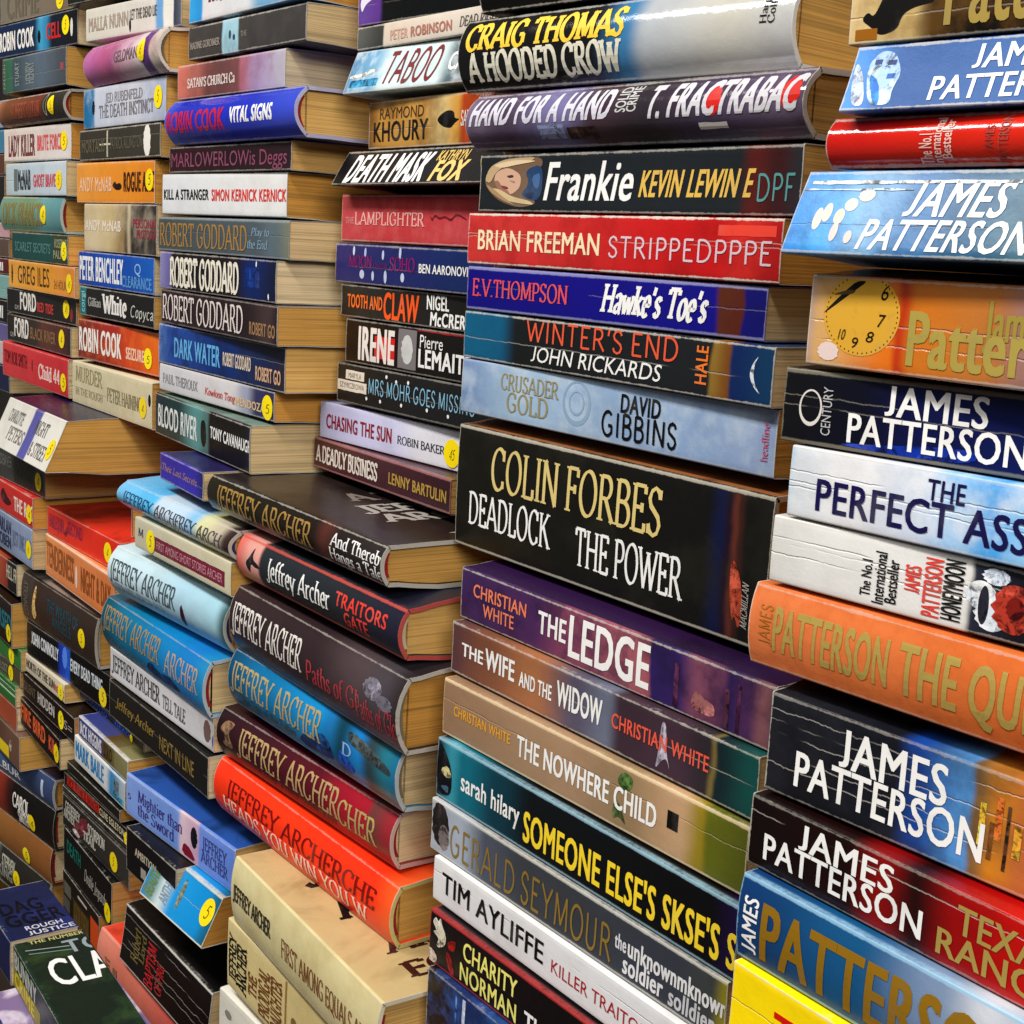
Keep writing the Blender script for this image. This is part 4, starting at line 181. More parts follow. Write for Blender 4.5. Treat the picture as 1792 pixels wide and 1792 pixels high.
('P','charcoal paperback with two white words either side of a wine red figure','2c',(-1.2023,-0.035,-0.5332,0.0218,0.1581,0.0287,0.1153,0.0009,0.0009),[(0.0,(38,37,35)),(1.0,(58,56,52))],[('GEOFFREY',0.0074,0.0455,0.56,0.86,(190,188,178),'rB'),('ARCHER',0.0032,0.0324,0.3,0.58,(190,188,178),'rB'),('SCORPION',0.0638,0.1046,0.48,0.82,(200,198,188),'rB'),('TRAIL',0.0525,0.0831,0.18,0.46,(200,198,188),'rB')],[('poly','figure_picture',[(0.0236,0.12),(0.0383,0.6),(0.0582,0.92),(0.0694,0.8),(0.0582,0.4),(0.0439,0.06)],(115,45,55)),('poly','figure_picture',[(0.0236,0.1),(0.0324,0.25),(0.0468,0.1),(0.0381,0.02)],(215,185,190)),('stk',0.1255,0.42)],{}),
('P','black paperback with teal letters and grey script,behind the green fronted one','2c',(-1.1995,-0.035,-0.5758,-0.0262,0.1345,0.0404,0.119,0.001,0.0009),[(0.0,(14,13,12)),(1.0,(16,14,13))],[('DEATH',0.0103,0.0509,0.5,0.8,(25,115,105),'sC'),('Double Jeopardy',0.0607,0.1231,0.34,0.62,(175,172,165),'rI')],[('stk',0.135,0.28)],{}),
('P','brown black paperback with a gold label and two pale boxes','2c',(-1.2033,-0.035,-0.6218,-0.0349,0.1075,0.0437,0.1181,0.0009,0.001),[(0.0,(26,20,16)),(1.0,(34,22,16))],[('GOLDEN',0.0355,0.0765,0.15,0.6,(120,95,40),'rC')],[('rect','pale_box',0.0034,0.025,0.52,0.8,(105,100,90)),('rect','pale_box',-0.0004,0.0213,0.18,0.46,(90,86,78)),('rect','gold_label',0.032,0.0798,0.1,0.66,(75,58,28)),('rect','orange_patch',0.0831,0.1122,0.08,0.8,(215,85,30)),('rect','white_rule',0.0461,0.0732,0.8,0.86,(205,200,190))],{}),
('P','black paperback with white spaced lettering under the cornflower blue one','2d',(-0.9784,-0.058,-0.481,0.0349,0.09,0.034,0.1191,0.0009,0.0009),[(0.0,(16,14,14)),(1.0,(20,15,14))],[('AMBITION',0.0167,0.0559,0.52,0.7,(190,180,160),'sC')],[('rect','pale_box',0.0277,0.0373,0.12,0.36,(165,160,150))],{}),
('P','midnight blue cover facing up at the lower left,white spaced capitals and big dark letters','F',(-1.0602,-0.147,-0.55,-0.0087,0.0885,0.0333,0.05,0.0009,0.0009),[(0.0,(30,40,90)),(0.9927,(25,35,80))],[],[],{'topcol': (22,32,70),'topmot': ((40,50,120),12,0.6),'cover': [('DAG',0.3,0.52,0.12,0.75,(10,12,18)),('GGER',0.55,0.76,0.1,0.95,(10,12,18)),('ROUGH',0.8,0.87,0.3,0.85,(205,205,215)),('JUSTICE',0.9,0.97,0.3,0.98,(205,205,215))]}),
('P','dark green cover facing up at the lower left with big white block capitals','F',(-0.9673,-0.147,-0.5475,-0.0436,0.2,0.031,0.05,0.0009,0.0009),[(0.0,(25,55,40)),(0.597,(22,48,34))],[('BUNNY',0.0032,0.0649,0.5,0.92,(190,195,185),'sCB'),('CRIME',0.004,0.0584,0.1,0.42,(215,195,60),'sCB')],[('rect','yellow_panel',0.0007,0.0734,0.04,0.46,(150,140,40))],{'topcol': (22,36,26),'topmot': ((60,85,45),10,0.5),'cover': [('THE NUMBER ONE',0.01,0.034,0.2,1.3,(190,185,120)),('TOM',0.06,0.155,0.62,1.5,(150,160,165)),('CLANCY',0.18,0.37,0.24,2.1,(240,240,238))],'coverart': [('line',0.07,0.1,0.1,0.7,(150,165,160)),('line',0.1,0.12,0.13,0.72,(120,140,135))]}),
('P','violet blue paperback with pale letters,cut off by the lower left corner','F',(-0.965,-0.169,-0.5817,-0.0087,0.19,0.0316,0.09,0.0009,0.0009),[(0.0,(35,30,110)),(0.5814,(40,35,120))],[('SECRET',0.0494,0.1232,0.2,0.8,(150,120,150),'sC')],[],{'topcol': (130,110,150),'topmot': ((230,220,235),14,0.7)}),
('P','pale blue sliver of a spine at the left edge beside the brown hardback','0',(-1.725,0.02,0.1002,0.0,0.1701,0.0264,0.119,0.0017,0.0009),[(0.0,(165,185,215)),(0.9968,(148,166,193))],[],[],{}),
('P','teal sliver of a spine at the left edge beside the cream paperback','0',(-1.7269,0.02,0.0748,0.0,0.1709,0.0224,0.1219,0.0009,0.0017),[(0.0,(85,150,185)),(0.9973,(76,135,166))],[],[],{}),
('P','brown sliver of a spine at the left edge below the teal one','0',(-1.7286,0.02,0.0524,0.0,0.1715,0.0202,0.1185,0.0009,0.0009),[(0.0,(110,70,55)),(0.9976,(99,63,49))],[],[],{}),
('P','black sliver of a spine at the left edge beside the pale blue paperback','0',(-1.73,0.02,0.0066,0.0,0.172,0.0397,0.1189,0.0048,0.0009),[(0.0,(35,30,28)),(0.9953,(31,27,25))],[],[],{}),
('P','pink and white sliver at the left edge under the sea green hardback','0',(-1.7133,0.02,-0.0134,0.0,0.17,0.0139,0.1238,0.0009,0.0048),[(0.0,(225,180,190)),(0.9984,(202,162,171))],[],[],{}),
('P','taupe sliver of a spine at the left edge beside the dark green paperback','0',(-1.7143,0.02,-0.0343,0.0,0.1704,0.0188,0.1252,0.0009,0.0009),[(0.0,(110,90,80)),(0.9979,(99,81,72))],[],[],{}),
('P','maroon sliver with white letters at the left edge beside the golden one','0',(-1.7156,0.02,-0.0524,0.0,0.1709,0.0159,0.1195,0.0009,0.0009),[(0.0,(105,40,42)),(0.9982,(94,36,37))],[('MI',0.1279,0.1495,0.2,0.75,(240,240,238),'sCB')],[],{}),
('P','mint sliver of a spine at the left edge beside the black paperback','0',(-1.7168,0.02,-0.0788,0.0,0.1714,0.024,0.1169,0.0011,0.0009),[(0.0,(150,200,195)),(0.9973,(135,180,175))],[],[],{}),
('P','black sliver with white letters at the left edge above the purple one','0',(-1.7184,0.02,-0.1047,0.0,0.172,0.0234,0.1219,0.0009,0.0011),[(0.0,(28,26,26)),(0.9974,(25,23,23))],[('MI',0.1285,0.1503,0.2,0.75,(240,240,238),'sCB')],[],{}),
('P','lavender sliver of a spine at the left edge beside the coral red paperback','0',(-1.72,0.02,-0.1243,0.0,0.1727,0.0175,0.1235,0.0009,0.0009),[(0.0,(120,110,170)),(0.9981,(108,99,153))],[],[],{}),
('P','white sliver of a spine at the left edge beside the coral red paperback','0',(-1.7213,0.02,-0.1503,0.0,0.1731,0.0238,0.1156,0.0009,0.0009),[(0.0,(225,220,220)),(0.9974,(202,198,198))],[],[],{}),
('P','navy sliver at the left edge just above the leaning striped paperback','0',(-1.7229,0.02,-0.1795,0.0,0.1738,0.027,0.1176,0.0009,0.0009),[(0.0,(28,38,80)),(0.997,(25,34,72))],[],[],{}),
]

# ------------------------------------------------------------------ helpers
rnd = random.Random(7)

def lin(c, k=1.0):
    out = []
    g = 0.3 * c[0] + 0.59 * c[1] + 0.11 * c[2]
    for v in c:
        v = g + (v - g) * 1.05
        v = max(0.0, min(1.0, v / 255.0))
        out.append((v / 12.92 if v <= 0.04045 else ((v + 0.055) / 1.055) ** 2.52) * k)
    return tuple(out)

def rgba(c, k=1.0):
    return lin(c, k) + (1.0,)

def link_mesh(name, verts, faces, mat, parent, smooth=None):
    me = bpy.data.meshes.new(name)
    me.from_pydata(verts, [], faces)
    me.update()
    if smooth:
        me.polygons.foreach_set('use_smooth', [True] * len(me.polygons))
        me.set_sharp_from_angle(angle=math.radians(smooth))
    o = bpy.data.objects.new(name, me)
    if mat: me.materials.append(mat)
    C.objects.link(o)
    o.parent = parent
    return o

# ---- materials
def nd(t, kind, **kw):
    n = t.nodes.new(kind)
    for k, v in kw.items():
        if k.startswith('i'): n.inputs[int(k[1:])].default_value = v
        else: setattr(n, k, v)
    return n

def mth(t, op, a, b=None, c=None, clamp=False):
    n = t.nodes.new('ShaderNodeMath'); n.operation = op; n.use_clamp = clamp
    for i, s in enumerate((a, b, c)):
        if s is None: continue
        if isinstance(s, (int, float)): n.inputs[i].default_value = s
        else: t.links.new(s, n.inputs[i])
    return n.outputs[0]

def mixc(t, f, a, b, mode='MIX'):
    n = t.nodes.new('ShaderNodeMix'); n.data_type = 'RGBA'; n.blend_type = mode
    for idx, s in ((0, f), (6, a), (7, b)):
        if isinstance(s, (int, float)): n.inputs[idx].default_value = s
        elif isinstance(s, tuple): n.inputs[idx].default_value = s
        else: t.links.new(s, n.inputs[idx])
    return n.outputs[2]

def noise(t, vec, scale, detail=3.0, rough=0.55, dist=0.0):
    n = t.nodes.new('ShaderNodeTexNoise')
    n.inputs['Scale'].default_value = scale; n.inputs['Detail'].default_value = detail
    n.inputs['Roughness'].default_value = rough; n.inputs['Distortion'].default_value = dist
    t.links.new(vec, n.inputs['Vector'])
    return n.outputs['Fac']

def sstep(t, x, lo, hi):
    n = t.nodes.new('ShaderNodeMapRange'); n.interpolation_type = 'SMOOTHSTEP'
    n.inputs['From Min'].default_value = lo; n.inputs['From Max'].default_value = hi
    t.links.new(x, n.inputs['Value'])
    return n.outputs['Result']

def cover_material(i, L, T, lb, H, cols, o, hard):
    mt = bpy.data.materials.new('printed_cover')
    mt.use_nodes = True
    t = mt.node_tree
    b = t.nodes['Principled BSDF']
    tc = t.nodes.new('ShaderNodeTexCoord')
    off = t.nodes.new('ShaderNodeVectorMath'); off.operation = 'ADD'
    off.inputs[1].default_value = (i * 1.37, i * 0.71, i * 0.37)
    t.links.new(tc.outputs['Object'], off.inputs[0])
    P = off.outputs[0]
    sep = t.nodes.new('ShaderNodeSeparateXYZ'); t.links.new(tc.outputs['Object'], sep.inputs[0])
    x, y, z = sep.outputs
    u = mth(t, 'DIVIDE', x, L)
    v = mth(t, 'DIVIDE', mth(t, 'SUBTRACT', z, lb), T)
    # printed colour along the spine
    rp = t.nodes.new('ShaderNodeValToRGB')
    cr = rp.color_ramp
    cr.interpolation = 'EASE'
    st = []
    for p, c in cols:
        if st and p <= st[-1][0]: p = st[-1][0] + 0.002
        if p <= 1.0: st.append((p, c))
    cr.elements[0].position = st[0][0]; cr.elements[0].color = rgba(st[0][1])
    if len(st) == 1:
        cr.elements.remove(cr.elements[1])
    else:
        cr.elements[1].position = st[1][0]; cr.elements[1].color = rgba(st[1][1])
        for p, c in st[2:]:
            e = cr.elements.new(p); e.color = rgba(c)
    wob = noise(t, P, 60, 2)
    t.links.new(mth(t, 'ADD', u, mth(t, 'MULTIPLY', mth(t, 'SUBTRACT', wob, 0.5), 0.02 if len(st) > 2 else 0.0)), rp.inputs[0])
    col = rp.outputs[0]
    if 'mot' in o:
        c2, sc, am = o['mot']
        f = sstep(t, noise(t, P, sc * 1.6, 5, 0.6), 0.42, 0.66)
        col = mixc(t, mth(t, 'MULTIPLY', f, am), col, rgba(c2))
    # faint ink and handling variation
    g = noise(t, P, 38, 4, 0.6)
    col = mixc(t, mth(t, 'MULTIPLY', sstep(t, g, 0.40, 0.75), 0.30), col, (0.62, 0.60, 0.56, 1), 'MULTIPLY')
    # front and back boards
    if 'topcol' in o:
        tcol = rgba(o['topcol'])
        if True:
            c2, sc, am = o.get('topmot', (tuple(v * .62 for v in o['topcol']), 9, .75))
            f = sstep(t, noise(t, P, sc * 2.0, 4, 0.6, 0.6), 0.48, 0.66)
            tcol = mixc(t, mth(t, 'MULTIPLY', f, am), tcol, rgba(c2))
        col = mixc(t, sstep(t, y, 0.0016, 0.0022), col, tcol)
    # rubbed edges where the spine turns into the boards
    wear = o.get('wear', 0.25 + 0.35 * ((i * 29) % 10) / 10)
    ed = mth(t, 'MINIMUM', mth(t, 'ABSOLUTE', v), mth(t, 'ABSOLUTE', mth(t, 'SUBTRACT', 1.0, v)))
    en = mth(t, 'ADD', mth(t, 'MULTIPLY', noise(t, P, 420, 3, 0.7), 0.55), mth(t, 'MULTIPLY', noise(t, P, 75, 2, 0.5), 0.45))
    edge = rgba(o.get('edge', (205, 200, 190)))
    wid = 0.0011 / T if 'edge' in o else 0.0006 / T
    ef = sstep(t, mth(t, 'ADD', ed, mth(t, 'MULTIPLY', mth(t, 'SUBTRACT', 0.5, en), wid * (1.2 if 'edge' in o else 4.0))), wid, wid * 0.35)
    if 'edge' in o:
        ef = mth(t, 'MULTIPLY', ef, 0.75)
    else:
        ef = mth(t, 'MULTIPLY', ef, wear)
    ys = sstep(t, y, 0.004, 0.002)
    ef = mth(t, 'MULTIPLY', ef, ys)
    # rubbed corners at both ends
    eu = mth(t, 'MULTIPLY', mth(t, 'MINIMUM', u, mth(t, 'SUBTRACT', 1.0, u)), L)
    cf = sstep(t, mth(t, 'ADD', eu, mth(t, 'MULTIPLY', mth(t, 'SUBTRACT', 0.5, en), 0.0022)), 0.0007, 0.0002)
    ef = mth(t, 'MAXIMUM', ef, mth(t, 'MULTIPLY', cf, 0.65))
    # reading creases along a paperback spine
    cre = o.get('crease', ())
    if not hard and not cre and i % 3 == 0: cre = (0.3 + 0.4 * ((i * 37) % 100) / 100,)
    cs = None
    for k, cv in enumerate(cre):
        mp = t.nodes.new('ShaderNodeMapping'); mp.inputs['Scale'].default_value = (1, 0.01, 0.01)
        mp.inputs['Location'].default_value = (k * 0.7, 0, 0)
        t.links.new(P, mp.inputs['Vector'])
        wv = noise(t, mp.outputs[0], 70, 4, 0.7)
        d = mth(t, 'ABSOLUTE', mth(t, 'ADD', mth(t, 'SUBTRACT', v, cv), mth(t, 'MULTIPLY', mth(t, 'SUBTRACT', wv, 0.5), 0.10)))
        ln = sstep(t, d, 0.00042 / T, 0.00012 / T)
        ln = mth(t, 'MULTIPLY', ln, sstep(t, noise(t, mp.outputs[0], 23, 2), 0.40, 0.52))
        cs = ln if cs is None else mth(t, 'MAXIMUM', cs, ln)
    hgt = mth(t, 'MULTIPLY', noise(t, P, 900, 2), 0.15)
    if cs is not None:
        cs = mth(t, 'MULTIPLY', cs, ys)
        ef = mth(t, 'MAXIMUM', ef, mth(t, 'MULTIPLY', cs, 0.34 if 'crease' in o else 0.2))
        hgt = mth(t, 'SUBTRACT', hgt, cs)
    hgt = mth(t, 'ADD', hgt, mth(t, 'MULTIPLY', noise(t, P, 55, 3), 1.1))
    col = mixc(t, ef, col, edge)
    t.links.new(col, b.inputs['Base Color'])
    bp = t.nodes.new('ShaderNodeBump')
    bp.inputs['Strength'].default_value = 0.55; bp.inputs['Distance'].default_value = 0.0007
    t.links.new(hgt, bp.inputs['Height']); t.links.new(bp.outputs[0], b.inputs['Normal'])
    r = o.get('gloss', 0.26 + 0.12 * ((i * 53) % 10) / 10)
    if 'matte' in o: r = 0.45 + 0.4 * o['matte']
    t.links.new(mth(t, 'ADD', r - 0.04, mth(t, 'MULTIPLY', g, 0.12)), b.inputs['Roughness'])
    b.inputs['Specular IOR Level'].default_value = (0.5 if o.get('gloss', 1) < .3 else 0.3) if 'matte' not in o else 0.12
    if o.get('gloss', 1) < 0.2:
        b.inputs['Coat Weight'].default_value = 0.6; b.inputs['Coat Roughness'].default_value = 0.06
    return mt

def paper_material(c1, c2):
    mt = bpy.data.materials.new('page_edges')
    mt.use_nodes = True
    t = mt.node_tree
    b = t.nodes['Principled BSDF']
    tc = t.nodes.new('ShaderNodeTexCoord')
    oi = t.nodes.new('ShaderNodeObjectInfo')
    ad = t.nodes.new('ShaderNodeVectorMath'); ad.operation = 'ADD'
    t.links.new(tc.outputs['Object'], ad.inputs[0])
    cmb = t.nodes.new('ShaderNodeCombineXYZ')
    for k in range(3): t.links.new(mth(t, 'MULTIPLY', oi.outputs['Random'], 3.0 + k), cmb.inputs[k])
    t.links.new(cmb.outputs[0], ad.inputs[1])
    def mapped(s):
        mp = t.nodes.new('ShaderNodeMapping'); mp.inputs['Scale'].default_value = s
        t.links.new(ad.outputs[0], mp.inputs['Vector']); return mp.outputs[0]
    leaf = noise(t, mapped((6, 6, 1500)), 1.0, 2, 0.7)
    sect = noise(t, mapped((4, 4, 260)), 1.0, 2, 0.6)
    stain = noise(t, mapped((1, 1, 1)), 28, 4, 0.6)
    col = mixc(t, stain, rgba(c1), rgba(c2))
    col = mixc(t, mth(t, 'MULTIPLY', sstep(t, leaf, 0.44, 0.64), 0.5), col, rgba(tuple(int(v * 0.66) for v in c1)))
    col = mixc(t, mth(t, 'MULTIPLY', sstep(t, sect, 0.52, 0.68), 0.5), col, rgba(tuple(int(v * 0.62) for v in c1)))
    hs = t.nodes.new('ShaderNodeHueSaturation')
    t.links.new(mth(t, 'ADD', 0.86, mth(t, 'MULTIPLY', oi.outputs['Random'], 0.3)), hs.inputs['Value'])
    t.links.new(col, hs.inputs['Color'])
    t.links.new(hs.outputs[0], b.inputs['Base Color'])
    b.inputs['Roughness'].default_value = 0.9
    b.inputs['Specular IOR Level'].default_value = 0.1
    bp = t.nodes.new('ShaderNodeBump'); bp.inputs['Strength'].default_value = 0.5; bp.inputs['Distance'].default_value = 0.0004
    t.links.new(mth(t, 'ADD', leaf, sect), bp.inputs['Height']); t.links.new(bp.outputs[0], b.inputs['Normal'])
    return mt

PAPERS = [paper_material((214, 170, 98), (192, 142, 70)), paper_material((224, 200, 156), (206, 176, 126)),
          paper_material((218, 180, 114), (198, 152, 84)), paper_material((226, 208, 172), (208, 184, 140)),
          paper_material((204, 154, 80), (182, 128, 58))]

_ink = {}
def ink(c, rough=0.42, foil=False, pic=False):
    k = (tuple(c), rough, foil, pic)
    if k not in _ink:
        mt = bpy.data.materials.new('printing_ink')
        mt.use_nodes = True
        t = mt.node_tree
        b = t.nodes['Principled BSDF']
        tc = t.nodes.new('ShaderNodeTexCoord')
        g = noise(t, tc.outputs['Object'], 260, 4, 0.7)
        g2 = noise(t, tc.outputs['Object'], 45, 3, 0.6)
        col = mixc(t, mth(t, 'MULTIPLY', sstep(t, g, 0.56, 0.74), 0.30), rgba(c), rgba(tuple(v * 0.72 for v in c)))
        col = mixc(t, mth(t, 'MULTIPLY', sstep(t, g2, 0.5, 0.72), 0.16), col, (0.22, 0.20, 0.17, 1))
        if pic:                                     # printed pictures carry fine light and dark detail
            p1 = noise(t, tc.outputs['Object'], 190, 6, 0.7, 0.8)
            p2 = noise(t, tc.outputs['Object'], 95, 4, 0.6, 0.4)
            col = mixc(t, sstep(t, p1, 0.46, 0.62), col, rgba(tuple(v * 0.42 for v in c)))
            col = mixc(t, mth(t, 'MULTIPLY', sstep(t, p2, 0.52, 0.66), 0.7), col, rgba(tuple(min(255, v * 1.25 + 28) for v in c)))
        t.links.new(col, b.inputs['Base Color'])
        b.inputs['Roughness'].default_value = rough
        b.inputs['Specular IOR Level'].default_value = 0.2
        if foil: b.inputs['Metallic'].default_value = 0.35
        _ink[k] = mt
    return _ink[k]

def board_material(c):
    k = ('board', tuple(c))
    if k not in _ink:
        mt = ink(c, 0.7).copy(); mt.name = 'cover_board'; _ink[k] = mt
    return _ink[k]

# ---- a pen-drawn roman alphabet (skeleton strokes inked with a broad nib)
def arc(cx, cy, rx, ry, a0, a1, n=12):
    return [(cx + rx * math.cos(math.radians(a0 + (a1 - a0) * k / n)), cy + ry * math.sin(math.radians(a0 + (a1 - a0) * k / n))) for k in range(n + 1)]
def S_curve(x, y, w, h):
    return [(x + w * .92, y + h * .80), (x + w * .80, y + h * .93), (x + w * .5, y + h), (x + w * .18, y + h * .92), (x + w * .04, y + h * .76), (x + w * .16, y + h * .61), (x + w * .5, y + h * .51), (x + w * .84, y + h * .40), (x + w * .97, y + h * .24), (x + w * .82, y + h * .07), (x + w * .5, y), (x + w * .18, y + h * .07), (x + w * .04, y + h * .22)]
X = .66
